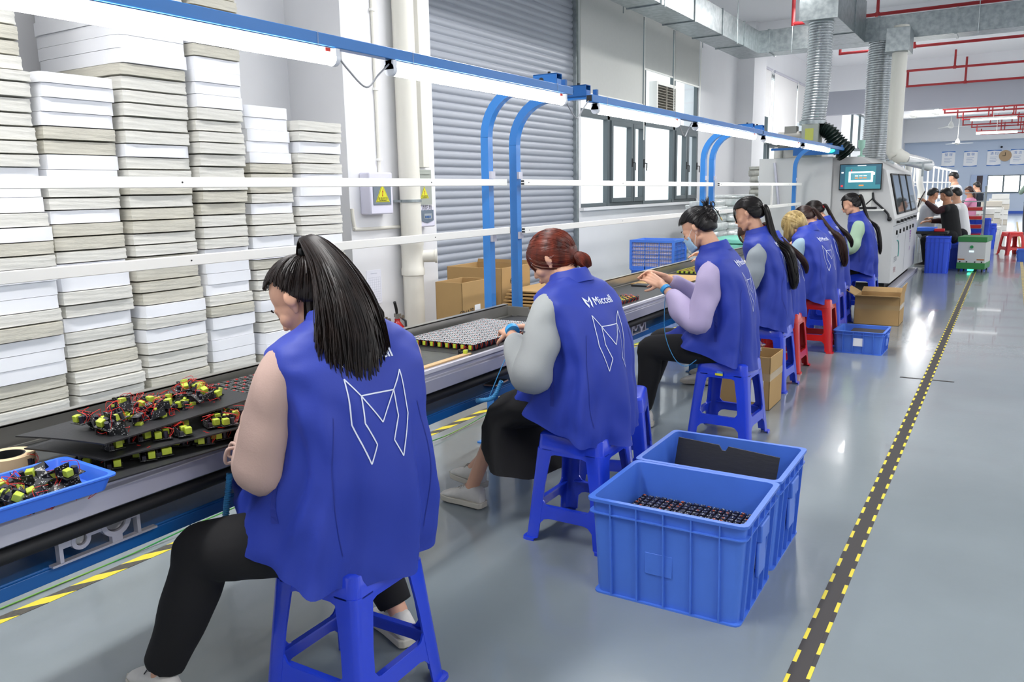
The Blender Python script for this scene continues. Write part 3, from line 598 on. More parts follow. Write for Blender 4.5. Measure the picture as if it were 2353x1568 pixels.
# ------------------------------------------------------------------ foam slabs
m_f = [mat('foam_white', 'F1F3F8', 0.8, var=0.03, vscale=4), mat('foam_offwhite', 'DEDDD6', 0.85, var=0.06, vscale=7, stretch=(1,1,6), bump=0.3, bscale=30), mat('foam_yellowed', 'CECBBE', 0.9, var=0.10, vscale=8, stretch=(1,1,8), bump=0.4, bscale=30)]
def foam_proto(k, L, Wd, H):
    bm = bmesh.new(); bmesh.ops.create_cube(bm, size=1); bmesh.ops.subdivide_edges(bm, edges=bm.edges[:], cuts=9, use_grid_fill=True)
    for v in bm.verts:
        p = v.co.copy(); r = 0.012 if k else 0.004
        x, y, z = p.x*L, p.y*Wd, p.z*H
        ex = min(L/2-abs(x), Wd/2-abs(y))
        zz = z*(1 - (0.14 if k else 0.03)*max(0, 1-ex/0.05))
        n = noise.noise(V((x*4, y*4, k*7.3)))*(0.006 if k else 0.001)
        n2 = noise.noise(V((x*9+3, y*9, z*60+k)))*(0.004 if k else 0.0005)
        x += (math.copysign(n2, x)) if abs(p.x) > 0.49 else 0; y += (math.copysign(n2, y)) if abs(p.y) > 0.49 else 0
        cr = max(0, 1-math.hypot(L/2-abs(x), Wd/2-abs(y))/0.03)*0.012
        x -= math.copysign(cr, x); y -= math.copysign(cr, y)
        v.co = (x, y, zz+H/2+n*0.5*(1 if z > 0 else 0.2))
    me = bpy.data.meshes.new('foam_sheet'); bm.to_mesh(me); bm.free(); me.materials.append(m_f[min(k, 2)] if k < 3 else m_f[1+k % 2])
    me.polygons.foreach_set('use_smooth', [True]*len(me.polygons)); me.set_sharp_from_angle(angle=R(50)); return me
DX = 0.78
fr = -3.98
stacks = []   # (y0, y1, top z)
def ypx(px, py=480): return fx(px, py, fr).y
edges = [(ypx(-90), ypx(114)), (ypx(120), ypx(296)), (ypx(303), ypx(458)), (ypx(466), ypx(578)), (ypx(586), ypx(690)), (ypx(695), ypx(797))]
tops = [2.06, fx(210, 178, fr).z, 3.2, 3.4, fx(640, 240, fr).z, fx(740, 272, fr).z]
names = ['foam stack at the left edge of the view', 'foam stack second from the left', 'tall foam stack third from the left', 'tallest foam stack, fourth from the left', 'foam stack second from the pilaster', 'foam stack beside the pilaster']
cols = ['clean white', 'greyish off-white', 'yellowed']
rnd = random.Random(3)
protos = {}
def slab_at(si, x, y, z, wy, dep, kind, hh, rz):
    key = (si, kind, dep)
    if key not in protos: protos[key] = foam_proto(kind, dep, wy-0.012, 1.0*0.08)
    o = bpy.data.objects.new('foam_sheet', protos[key]); COL.objects.link(o); o.location = (x, y, z); o.rotation_euler = (0, 0, rz); o.scale = (1, 1, hh/0.08); return o
for si, ((y0, y1), zt_) in enumerate(zip(edges, tops)):
    z = 0; ol = []; last = 1; dxs = 0
    while z < zt_-0.03:
        kind = rnd.choice([0, 1, 1, 2, 0, 1]) if rnd.random() < 0.6 else last
        last = kind; hh = rnd.choice([0.062, 0.066, 0.07]) if kind else rnd.choice([0.066, 0.072]); hh = min(hh, max(0.05, zt_-z))
        dxs = dxs*0.85 + rnd.uniform(-0.018, 0.018); dep = DX
        o = slab_at(si, fr-dep/2+dxs, (y0+y1)/2+rnd.uniform(-0.006, 0.006), z, y1-y0, dep, kind, hh, rnd.uniform(-0.006, 0.006)); ol.append((o, kind)); z += hh
    for i, (o, kind) in enumerate(reversed(ol)):
        tag(o, '%s foam slab, %s in the %s' % (cols[kind], ordw(i) if i < 49 else 'low', names[si]), 'foam slab', 'foam slabs stacked by the wall')
# rear-left high stack seen above the left ones
y0, y1 = ypx(-90)+0.0, ypx(114)
z = 2.06; ol = []
while z < 3.1:
    kind = rnd.choice([0, 1, 1, 2]); o = slab_at(0, fr-DX/2-0.03+rnd.uniform(-0.01, 0.01), (y0+y1)/2-0.012, z, y1-y0, DX, kind, 0.068, 0); z += 0.068; ol.append((o, kind))
for i, (o, kind) in enumerate(reversed(ol)):
    tag(o, '%s foam slab, %s of the pile set back on the leftmost stack' % (cols[kind], ordw(i)), 'foam slab', 'foam slabs stacked by the wall')
# ------------------------------------------------------------------ cardboard boxes
def carton(x, y, z, dx, dy, h, rz, lbl, flaps=(1,1,1,1), open_=True, tilt=55, name='cardboard_box', th=0.006, fh=None, group=None, tapeb=True, lab=None):
    t = thing(name, (x, y, z), lbl, 'cardboard box', group, rz); a, b = dx/2, dy/2; c = MB()
    c.box((-a, -b, 0), (a, b, th)); c.box((-a, -b, 0), (-a+th, b, h)); c.box((a-th, -b, 0), (a, b, h)); c.box((-a, -b, 0), (a, -b+th, h)); c.box((-a, b-th, 0), (a, b, h))
    c.build('body', m_card, t, bevel=0.002, seg=1); fl = fh or min(dx, dy)/2*0.9
    dirs = [((1,0), a, b), ((-1,0), a, b), ((0,1), b, a), ((0,-1), b, a)]
    for k, ((ux, uy), d, w) in enumerate(dirs):
        if not flaps[k]: continue
        an = R(flaps[k] if flaps[k] != 1 else tilt); L = fl
        p0 = V((ux*d, uy*d, h)); dirv = V((ux*math.cos(an), uy*math.cos(an), math.sin(an))); s = V((-uy, ux, 0)); nn = dirv.cross(s)*th
        q = [p0-s*w*0.98, p0+s*w*0.98, p0+s*w*0.96+dirv*L, p0-s*w*0.96+dirv*L]
        MB().prism(q, nn).build('flap', m_card, t)
    if tapeb:
        c = MB(); zc = h*0.55; c.box((a, -b, zc), (a+0.001, b, zc+0.05)); c.box((-a, -b-0.001, zc), (a, -b, zc+0.05)); c.build('parcel_tape', m_tape, t)
    if lab:
        ux, uu, zz, w, hh = lab; c = MB()
        if ux == 'x': c.box((a+0.001, uu-w/2, zz), (a+0.003, uu+w/2, zz+hh))
        else: c.box((uu-w/2, -b-0.003, zz), (uu+w/2, -b-0.001, zz+hh))
        c.build('paper_label', m_paper, t)
    return t
def corner_box(pxl, pxc, pxr, py, xf):
    ya = fx(pxc, py, xf).y; yb = fx(pxr, py, xf).y; xb = fy(pxl, py, ya).x; return xb, xf, ya, yb
xb_, xf_, ya_, yb_ = corner_box(1000, 1061, 1122, 651, -3.55); hz_ = fx(1061, 651, xf_).z
t = carton((xb_+xf_)/2, (ya_+yb_)/2, 0, xf_-xb_, yb_-ya_, hz_, 0.0, 'tall open cardboard box with a white label, nearest the pilaster', flaps=(0, 0, 0, 0), lab=('x', 0.02, hz_-0.32, 0.08, 0.13))
c = MB(); put_text(c, 'CP4A箱', 0.06, frame(V(((xf_-xb_)/2+.002, -0.13, hz_-0.24)), (0,1,0), (0,0,1))); put_text(c, 'OK4箱', 0.055, frame(V(((xf_-xb_)/2+.002, -0.13, hz_-.33)), (0,1,0), (0,0,1))); c.build('handwriting', m_inkb, t)
xb_, xf_, ya_, yb_ = corner_box(1027, 1152, 1218, 619, -3.55); ya_ = max(ya_, 0); hz_ = fx(1152, 617, xf_).z
t = carton((xb_+xf_)/2, (ya_+yb_)/2, 0, xf_-xb_, yb_-ya_, hz_, 0.0, 'tall open cardboard box behind the labelled one, by the blue posts', flaps=(0, 0, 85, 0), fh=0.03)
c = MB(); put_text(c, '668432', 0.07, frame(V(((xf_-xb_)/2+.002, 0.0, hz_-.12)), (0,1,0), (0,0,1))); c.build('printing', m_inkb, t)
t = thing('flattened_carton', (-3.2, 5.9, 0.55), 'flattened cardboard sheets stacked beyond the blue posts', 'cardboard')
c = MB()
for i in range(5): c.box((-0.3, -0.35+0.02*i, i*0.025), (0.3+0.01*i, 0.4-0.01*i, i*0.025+0.012))
c.build('sheets', m_card, t); MB().box((-0.25,-0.3,-0.55), (0.25,0.35,0.0)).build('lower_pile', m_card, t)
# blue crates near the wall
m_crate = mat('blue_crate_plastic', '4A78DA', 0.42, var=0.10, vscale=4)
m_crate_d = mat('mesh_crate_plastic', '4C80E2', 0.4)
def crate(x, y, z, dx, dy, h, rz, lbl, group=None, m=None, nribx=4, nriby=5, splay=0.93, handle=True):
    m = m or m_crate
    t = thing('plastic_crate', (x, y, z), lbl, 'crate', group, rz); c = MB(); th = 0.006
    A, B = dx/2, dy/2; a, b = A*splay, B*splay
    def wall(p0, p1, q0, q1): # bottom edge p0-p1, top edge q0-q1 outer; inner offset
        pass
    def ringat(z_, s_, tt=0): 
        ax, by = (a+(A-a)*s_)-tt, (b+(B-b)*s_)-tt; r = 0.025; pts = []
        for (sx, sy, a0) in ((1,1,0),(-1,1,90),(-1,-1,180),(1,-1,270)):
            for k in range(4): an = R(a0+30*k); pts.append((sx*(ax-r)+r*math.cos(an), sy*(by-r)+r*math.sin(an), z_))
        return pts
    prof = [ringat(0, 0), ringat(h*0.97, 0.97), ringat(h*0.97, 0.97, -0.013), ringat(h, 1, -0.013), ringat(h, 1, th), ringat(0.01, 0, th)]
    c.loft(prof, caps=True); 
    # horizontal rib
    zr = h*0.86; c.loft([ringat(zr-0.004, 0.86), ringat(zr-0.004, 0.86, -0.012), ringat(zr, 0.86, -0.012), ringat(zr, 0.86)], caps=False)
    c.loft([ringat(0, 0), ringat(0, 0, -0.012), ringat(0.006, 0, -0.012), ringat(0.006, 0)], caps=False)
    def rib(side, u, w=0.0025):
        for (z0, z1) in ((0.0, h*0.97),):
            s0, s1 = z0/h, z1/h
            if side in '+-':
                sg = 1 if side == '+' else -1; y0 = sg*(b+(B-b)*s0); y1 = sg*(b+(B-b)*s1)
                c.hexa([(u-w, y0, z0), (u+w, y0, z0), (u+w, y0+sg*0.012, z0), (u-w, y0+sg*0.012, z0)], [(u-w, y1, z1), (u+w, y1, z1), (u+w, y1+sg*0.012, z1), (u-w, y1+sg*0.012, z1)])
            else:
                sg = 1 if side == 'R' else -1; x0 = sg*(a+(A-a)*s0); x1 = sg*(a+(A-a)*s1)
                c.hexa([(x0, u-w, z0), (x0+sg*0.012, u-w, z0), (x0+sg*0.012, u+w, z0), (x0, u+w, z0)], [(x1, u-w, z1), (x1+sg*0.012, u-w, z1), (x1+sg*0.012, u+w, z1), (x1, u+w, z1)])
    for i in range(nribx):
        u = -a+0.06+(2*a-0.12)*i/(nribx-1); rib('+', u); rib('-', u)
    for i in range(nriby):
        u = -b+0.04+(2*b-0.08)*i/(nriby-1); rib('R', u); rib('L', u)
    o = c.build('shell', m, t, smooth=35)
    if handle:
        for sg in (1, -1):
            s = 0.82; xx = sg*(a+(A-a)*s); c = MB(); c.box((xx, -0.055, h*0.66), (xx+sg*0.022, 0.055, h*0.84)); c.box((xx, -0.05, h*0.30), (xx+sg*0.012, 0.05, h*0.66)); c.build('handle', m, t, bevel=0.005)
    return t
ck = dict(nribx=4, nriby=5)
t = crate(-0.938, 2.722, 0, 0.555, 0.445, 0.37, 0.01, 'large blue plastic crate nearest the camera, holding black circuit boards', 'large blue crates by the aisle', nribx=5)
cr1 = t
mb = MB(); mb.box((0.262, -0.02, 0.13), (0.273, 0.02, 0.24)); mb.build('torn_label', m_paper, t)
mb = MB(); mb.box((-0.07, -0.2165, 0.12), (0.03, -0.214, 0.2)); mb.build('moulded_panel', m_crate, t, bevel=0.003)
t = crate(-0.945, 3.195, 0, 0.565, 0.445, 0.37, 0.0, 'large blue plastic crate behind the nearest one, holding a black sheet', 'large blue crates by the aisle')
mb = MB(); mb.box((0.264, 0.02, 0.15), (0.274, 0.05, 0.24)); mb.build('torn_label', m_paper, t)
m_bsheet = mat('black_hollow_sheet', '1E1F22', 0.5, bump=0.15, bscale=20, var=0.1, vscale=30, stretch=(1, 14, 1))
# black sheet leaning in second crate
q = [fz(1562, 1012, 0.36), fz(1766, 1040, 0.36)]
t = thing('black_sheet', (-0.95, 3.22, 0.02), 'black corrugated plastic sheet with a notch, leaning in the second blue crate', 'plastic sheet')
poly = [(-0.23, 0.0), (0.2, 0.0), (0.225, 0.36), (0.01, 0.375), (0.0, 0.355), (-0.015, 0.355), (-0.03, 0.376), (-0.21, 0.385)]
MB().prism([(x, (z-0.2)*0.25, z*0.96) for x, z in poly], (0, 0.005, 0)).build('sheet', m_bsheet, t)
qq = 1
t = crate(-1.07, 7.62, 0, 0.40, 0.40, 0.20, -0.02, 'low blue plastic crate with a paper label on the floor beside red stool', None, nribx=4, nriby=4)
t.location = (-1.045, 7.70, 0)
mb = MB(); mb.box((-0.045, -0.2, 0.07), (0.045, -0.192, 0.14)); mb.build('paper_label', m_paper, t)
low_crate = t
t = thing('black_bar', (-1.0, 7.72, 0.165), 'two dark folded sheets lying in the low blue crate', 'plastic sheet'); c = MB()
c.box((-0.14, -0.10, 0), (0.15, 0.12, 0.008)); c.box((-0.13, -0.13, 0.009), (0.14, 0.08, 0.018)); c.build('sheets', mat('dark_brown_sheet', '2A211E', 0.5), t)
t = carton(-1.12, 9.40, 0, 0.44, 0.42, 0.30, 0.0, 'open brown cardboard box behind the low blue crate', flaps=(80, 30, 20, 10), fh=0.12)
t = carton(-1.43, 5.45, 0, 0.34, 0.34, 0.36, 0.0, 'cardboard box with clear film bag between the blue stools', flaps=(0, 0, 0, 0)); cbox = t
c = MB(); c.box((0.05, -0.173, 0.05), (0.13, -0.171, 0.2)); c.build('paper_label', m_paper, t); c = MB(); c.box((-0.02, -0.173, 0.12), (0.045, -0.171, 0.24)); c.build('green_label', mat('green_label', '2F9A4C', 0.6), t)
t = thing('clear_film_bag', (-1.46, 5.46, 0.38), 'crumpled clear plastic bag spilling from the cardboard box', 'plastic bag')
bm = bmesh.new(); bmesh.ops.create_icosphere(bm, subdivisions=4, radius=0.09)
for v in bm.verts: d = v.co.normalized(); v.co = v.co*(1+0.5*noise.noise(v.co*22)+0.3*noise.noise(v.co*45)); v.co.z *= 0.8
me = bpy.data.meshes.new('bag'); bm.to_mesh(me); bm.free(); me.materials.append(m_film); o = bpy.data.objects.new('bag', me); COL.objects.link(o); o.parent = t
# crates by the wall near the masked worker
q = fx(1447, 640, -3.6); q2 = fx(1570, 640, -3.6)
def mesh_crate(x, y, z, dx, dy, h, lbl):
    t = thing('plastic_crate', (x, y, z), lbl, 'crate', 'blue crates stacked by the window wall'); c = MB(); a, b = dx/2, dy/2; th = 0.006
    for sg in (-1, 1):
        c.box((sg*a-th/2, -b, 0), (sg*a+th/2, b, 0.04)); c.box((sg*a-0.012, -b, h-0.03), (sg*a+0.012, b, h)); c.box((-a, sg*b-th/2, 0), (a, sg*b+th/2, 0.04)); c.box((-a, sg*b-0.012, h-0.03), (a, sg*b+0.012, h))
        for k in range(5): z_ = 0.04+(h-0.07)*(k+1)/6; c.box((sg*a-th/2, -b, z_-0.004), (sg*a+th/2, b, z_+0.004)); c.box((-a, sg*b-th/2, z_-0.004), (a, sg*b+th/2, z_+0.004))
        n = 18
        for k in range(n+1):
            u = -b+2*b*k/n; w = 0.006 if k % 6 == 0 else 0.0013; c.box((sg*a-th/2, u-w, 0), (sg*a+th/2, u+w, h))
            u = -a+2*a*k/n; c.box((u-w, sg*b-th/2, 0), (u+w, sg*b+th/2, h))
    for sx in (-1, 1):
        for sy in (-1, 1): c.box((sx*a-0.015, sy*b-0.015, 0), (sx*a+0.015, sy*b+0.015, h))
    c.box((-a, -b, 0), (a, b, 0.005)); c.build('lattice_shell', m_crate_d, t)
    return t
xb_, xf_, y0, y1 = corner_box(1450, 1547, 1574, 600, -3.45); xc = (xb_+xf_)/2; wc = xf_-xb_; zc1 = fx(1547, 622, xf_).z; zc2 = fx(1547, 553, xf_).z
crate(xc, (y0+y1)/2, 0, wc, y1-y0, zc1, 0, 'solid blue crate under the lattice crate by the wall', 'blue crates stacked by the window wall', m=m_crate_d, splay=1.0)
mesh_crate(xc, (y0+y1)/2, zc1, wc, (y1-y0), zc2-zc1, 'blue lattice crate full of pale boards, on a solid crate by the wall')
t = thing('board_stack', (xc, (y0+y1)/2, zc1+.008), 'pale pinkish boards filling the blue lattice crate', 'boards', ); c = MB()
kk = 0
while 0.018*kk+.03 < zc2-zc1-.02: c.box((-wc/2+.012, -(y1-y0)/2+0.012, 0.018*kk+0.01), (wc/2-.012, (y1-y0)/2-0.012, 0.018*kk+0.024)); kk += 1

c.build('boards', mat('pale_pink_board', 'D8CCD8', 0.7), t)
# silver wrapped packages & turquoise bag
m_silv = mat('silver_bubble_wrap', 'E9ECEB', 0.25, metal=0.35, var=0.18, vscale=24, bump=1.0, bscale=30)
def package(px, pyb, pyt, x, w, d, lbl, m=None, n=5, name='wrapped_package', cat='package', grp='silver wrapped packages by the window'):
    qb = fx(px, pyb, x); qt = fx(px, pyt, x); t = thing(name, (x, qb.y, 0), lbl, cat, grp); c = MB(); h = max(qt.z, 0.2)
    rr = random.Random(px); H_ = 0; i = 0
    while H_ < h-0.01:
        hh = min(0.11, h-H_); ja, jb = rr.uniform(-.02,.02), rr.uniform(-.02,.02)
        rings = []
        for zz in (0, 0.15, 0.5, 0.85, 1):
            s = 0.93 if zz in (0, 1) else 1; ring = []
            for j in range(32):
                an = 2*math.pi*j/32; ca, sa = math.cos(an), math.sin(an); e = 0.35
                xx = math.copysign(abs(ca)**e, ca)*d/2*s; yy = math.copysign(abs(sa)**e, sa)*w/2*s; nn = 1+0.05*noise.noise(V((xx*12, yy*12, H_*20+zz*3+px)))
                ring.append((xx*nn+ja, yy*nn+jb, H_+zz*hh))
            rings.append(ring)
        c.loft(rings); H_ += hh
    c.build('wrapped_stack', m or m_silv, t, smooth=60); return t
package(1625, 640, 462, -3.6, 0.55, 0.4, 'low silver wrapped package pile left of the second post pair')
package(1675, 640, 448, -3.5, 0.9, 0.5, 'wide silver wrapped package pile behind the masked worker')
package(1752, 600, 382, -3.7, 0.5, 0.5, 'tall grey wrapped package pile under the red pennant', m=mat('grey_bubble_wrap', 'BDBCB4', 0.3, metal=0.3, var=0.2, vscale=16, bump=1, bscale=30))
package(1775, 600, 400, -3.3, 0.4, 0.5, 'tall bright silver package pile beside the grey pile')
package(1690, 640, 545, -3.0, 0.9, 0.5, 'turquoise cloth sack between the workers and the silver packages', m=mat('turquoise_sack', '7FD0BC', 0.7, var=0.12, vscale=8, stretch=(1,1,5), bump=0.6, bscale=12), name='cloth_sack', cat='sack', grp=None)
package(1610, 640, 470, -4.3, 0.7, 0.4, 'silver package pile standing at the window sill end')
q = fx(1776, 385, -3.9); t = thing('pennant', (-3.9, q.y, q.z-0.1), 'small red and white pointed pennant beside the package pile', 'pennant'); c = MB(); c.prism([(0,-0.05,0.12),(0,0.05,0.12),(0,0.0,-0.12)], (0.003,0,0)); c.build('cloth', mat('pennant_red', 'C8432E', 0.7), t); MB().cyl((0,0.0,-q.z+0.1),(0,0,0.12),0.006,n=6).build('stick', m_white, t)
# ------------------------------------------------------------------ white machine
m_mach = mat('machine_grey_white', 'D6D6D5', 0.45, var=0.02, vscale=3)
m_mach2 = mat('machine_lilac_edge', 'D9D4DE', 0.4)
MX, MY0, MY1, ML = -1.34, 12.15, 15.4, -3.05
t = thing('soldering_machine', (MX, MY0, 0), 'big white soldering machine with three sloped windows at the conveyor end', 'machine')
c = MB(); prf = [(ML, 0.12), (MX, 0.12), (MX, 0.98), (MX+0.015, 1.0), (MX-0.13, 1.66), (-1.80, 1.85), (ML, 1.86)]
c.prism([(x, MY0, z) for x, z in prf], (0, MY1-MY0, 0)); rel(c, 'body', m_mach, t, bevel=0.006)
c = MB(); c.box((ML+0.1, MY0+0.1, 0), (MX-0.08, MY1-0.1, 0.12)); rel(c, 'plinth', m_black, t)
c = MB(); c.box((MX-0.05, MY0, 0), (MX+0.06, MY1+0.1, 0.05)); rel(c, 'skid_rail', m_alu, t, bevel=0.004)
m_mwin = mat('machine_window_glass', '5E6A70', 0.06, coat=0.5, spec=0.9)
d = V((-0.145, 0, 0.66)).normalized(); nrm = V((0.66, 0, 0.145)).normalized()
for k in range(3):
    ya = MY0+0.28+k*0.88; yb = ya+0.72; base = V((MX+0.012, 0, 1.03)); 
    def P(y, s, o=0): p = base + d*s + nrm*o; return V((p.x, y, p.z))
    c = MB(); c.hexa([P(ya,0.02), P(yb,0.02), P(yb,0.02,0.02), P(ya,0.02,0.02)], [P(ya,0.6), P(yb,0.6), P(yb,0.6,0.02), P(ya,0.6,0.02)])
    w = rel(c, 'window_hood', m_black, t, bevel=0.01)
    c = MB(); c.hexa([P(ya+0.04,0.05,0.016), P(yb-0.04,0.05,0.016), P(yb-0.04,0.05,0.023), P(ya+0.04,0.05,0.023)], [P(ya+0.04,0.57,0.016), P(yb-0.04,0.57,0.016), P(yb-0.04,0.57,0.023), P(ya+0.04,0.57,0.023)])
    rel(c, 'window_pane', m_mwin, t)
    c = MB()
    for yy in (ya+0.12, yb-0.12): c.box((MX, yy-0.06, 0.93), (MX+0.04, yy+0.06, 0.965))
    rel(c, 'latch', m_black, t, bevel=0.004)
    c = MB()
    for yy in (ya+0.1, yb-0.2): c.box((MX, yy-0.015, 0.77), (MX+0.02, yy+0.015, 0.83))
    rel(c, 'door_catch', m_black, t)
c = MB(); c.box((MX-0.001, MY0+0.02, 0.895), (MX+0.003, MY1-0.02, 0.905)); c.box((MX-0.001, MY0+1.6, 0.14), (MX+0.002, MY0+1.606, 0.9)); rel(c, 'panel_seam', mat('seam_grey', '8F9093', 0.6), t)
c = MB(); put_text(c, 'SEF-250', 0.10, frame(V((MX+0.004, MY0+0.45, 0.42)), (0,1,0), (0,0,1)), 0); put_text(c, '苏州达', 0.09, frame(V((MX+0.004, MY0+0.42, 0.27)), (0,1,0), (0,0,1)), 1)
arc = [(MX+0.005, MY0+0.55+0.22*math.cos(a_), 0.52+0.16*math.sin(a_)) for a_ in [R(x) for x in range(-30, 100, 8)]]
c.tube(arc, 0.008, 5, mi=2); put_text(c, '公司', 0.06, frame(V((MX+0.004, MY0+0.6, 0.74)), (0,1,0), (0,0,1)), 0)
for k in range(5): c.box((MX+0.002, MY0+2.3-0.02*k, 0.55+0.04*k), (MX+0.005, MY0+2.3+0.02*k, 0.58+0.04*k), 3)
put_text(c, '联系', 0.07, frame(V((MX+0.004, MY0+2.3, 0.45)), (0,1,0), (0,0,1)), 3)
rel(c, 'lettering', [mat('grey_letters', '7C838A', 0.6), mat('dull_red_letters', '9A4450', 0.6), mat('teal_letters', '4F9C98', 0.6), mat('purple_letters', '8A4A9C', 0.6)], t)
c = MB(); c.box((-1.95, MY0-0.05, 1.12), (-1.46, MY0-0.25, 1.14)); c.box((-1.8, MY0-0.02, 1.14), (-1.63, MY0, 1.42)); rel(c, 'keyboard_shelf', m_white, t)
c = MB(); c.box((-1.85, MY0-0.2, 1.14), (-1.55, MY0-0.08, 1.17)); rel(c, 'keyboard', m_inkb, t, bevel=0.004)
c = MB(); c.tube(crom([(-1.62, MY0-0.02, 1.36), (-1.60, MY0-0.03, 1.26), (-1.52, MY0-0.03, 1.18), (-1.42, MY0-0.03, 1.08), (-1.40, MY0-0.03, 1.02)], 6), 0.014, 8); c.ell((-1.39, MY0-0.03, 1.0), (0.03,0.03,0.03)); c.tube([(-1.62, MY0-0.02, 1.28), (-1.7, MY0-0.02, 1.2)], 0.008, 6); rel(c, 'cable', m_black, t, smooth=60)
# monitor
ym = MY0-0.08
a = fy(1930, 378, ym); b = fy(2028, 378, ym); e = fy(2022, 436, ym); 
t2 = thing('monitor', ((a.x+b.x)/2, ym, (a.z+e.z)/2), 'flat monitor with a teal control screen on the machine end', 'monitor'); w = (b.x-a.x)/2; h = (a.z-e.z)/2
MB().box((-w, 0, -h), (w, 0.04, h)).build('housing', m_black, t2, bevel=0.006)
c = MB(); s = 1
def sq(x0, z0, x1, z1, mi, l=0): c.box((x0*w, -0.001-0.0006*l, z0*h), (x1*w, 0, z1*h), mi)
sq(-0.96, -0.92, 0.96, 0.94, 0, 0); sq(-0.96, 0.80, 0.96, 0.94, 1, 1); sq(-0.96, -0.92, -0.72, 0.8, 1, 1); sq(0.72, -0.6, 0.96, 0.8, 1, 1)
sq(-0.55, -0.4, 0.6, 0.42, 2, 2); sq(-0.45, -0.25, 0.5, 0.30, 3, 3); sq(0.6, 0.15, 0.68, 0.35, 2, 2)
for k in range(3): sq(-0.25+k*0.2, 0.05, -0.1+k*0.2, 0.12, 2, 4); sq(-0.25+k*0.2, -0.12, -0.1+k*0.2, -0.04, 4, 4)
sq(-0.9, -0.75, -0.8, -0.6, 5, 2); sq(-0.45, 0.45, -0.4, 0.58, 5, 2); sq(-0.05, -0.7, 0.18, -0.6, 4, 2); sq(-0.9, 0.3, -0.8, 0.4, 2, 2); sq(-0.15, 0.84, 0.25, 0.88, 2, 2)
E_ = lambda n, h_, e: mat(n, h_, 0.3, emit=e)
c.build('screen', [E_('screen_teal', '2F6F7A', .8), E_('screen_dark_teal', '1F4A5C', .8), E_('screen_white', 'EAF2F2', .9), E_('screen_mid', '54909C', .7), E_('screen_orange', 'D07A3A', .9), E_('screen_red', 'C8343A', .9)], t2)
MB().box((-0.06, 0.04, -0.08), (0.06, 0.08, 0.08)).build('wall_bracket', m_stain, t2)
# blower on the machine
t = thing('blower_unit', (h1x-0.06, 12.45, 1.86), 'grey exhaust blower with green lamp on top of the machine', 'blower')
c = MB(); c.box((-0.11, -0.62, 0.0), (0.11, -0.3, 0.44)); c.build('housing', m_grey_enc, t, bevel=0.008)
c = MB(); c.box((-0.06, -0.625, 0.22), (0.05, -0.62, 0.38)); c.build('yellow_label', mat('label_yellow', 'B9BE5C', 0.6), t)
c = MB(); c.cyl((-0.45, -0.45, 0.25), (-0.12, -0.45, 0.25), 0.11, n=20); c.box((-0.36, -0.52, 0.33), (-0.2, -0.38, 0.43)); c.cyl((-0.4,-0.45,0),(-0.4,-0.45,0.15),0.02); c.build('motor', mat('motor_grey', '8B8B86', 0.5), t, smooth=40)
c = MB(); c.box((-0.5, -0.66, 0.10), (0.38, -0.64, 0.13)); c.box((-0.2,-0.66,0.02),(0.4,-0.64,0.10)); c.build('mount_beam', [m_dblue], t)
c = MB(); rings = []; pts = crom([(0.10,-0.45,0.38), (0.22,-0.45,0.33), (0.33,-0.42,0.18), (0.45,-0.35,0.03)], 14)
rs = [0.085*(1+0.18*math.sin(i*2.1))*(1+0.5*i/len(pts)) for i in range(len(pts))]; c.tube(pts, rs, 18); c.build('black_bellows', mat('black_green_bellows', '1B2A26', 0.35), t, smooth=50)
c = MB(); c.ell((0.30, -0.68, 0.07), (0.05, 0.03, 0.025)); c.build('green_lamp', mat('green_glow', '2BE09A', 0.4, emit=4), t, smooth=60)
c = MB(); c.box((-0.55, -0.3, 0.0), (0.1, 0.2, 0.16)); c.build('base_box', mat('light_machine', 'CFCFCB', 0.5), t, bevel=0.01)
q = fy(1979, 352, 12.8); t = thing('signal_lamp', (q.x, 12.8, 1.86), 'small pale green funnel lamp on the machine top', 'lamp'); MB().lathe([(0.05,0),(0.05,0.02),(0.015,0.03),(0.015,0.1),(0.045,0.14),(0.05,0.24),(0.0,0.24)], n=16).build('lamp_body', mat('pale_green_lamp', 'A9D6C4', 0.4), t, smooth=40)
q = fy(1805, 450, 12.1); t = thing('grey_panel', (-3.05, 12.05, 0), 'pale grey folding panel left of the machine behind the last post', 'panel'); MB().box((-0.1, 0, 0.05), (0.9, 0.03, 1.86)).build('panel', m_mach, t); MB().tube([(0.12,-0.02,1.8),(0.2,-0.02,1.2)], 0.02, 8).build('strut', m_alu, t, smooth=40)
# table / shelf arm at right of pipe
a = fy(2085, 372, 13.6); b = fy(2142, 370, 13.6); t = thing('pipe_bracket', (a.x, 13.6, a.z-0.02), 'thin grey bracket rail above the machine windows', 'bracket'); MB().box((-0.1, -0.02, -0.015), (b.x-a.x, 0.02, 0.015)).build('bar', m_galv, t); MB().box((0.2,-0.02,-0.2),(0.23,0.02,-0.01)).build('strut', m_galv, t)
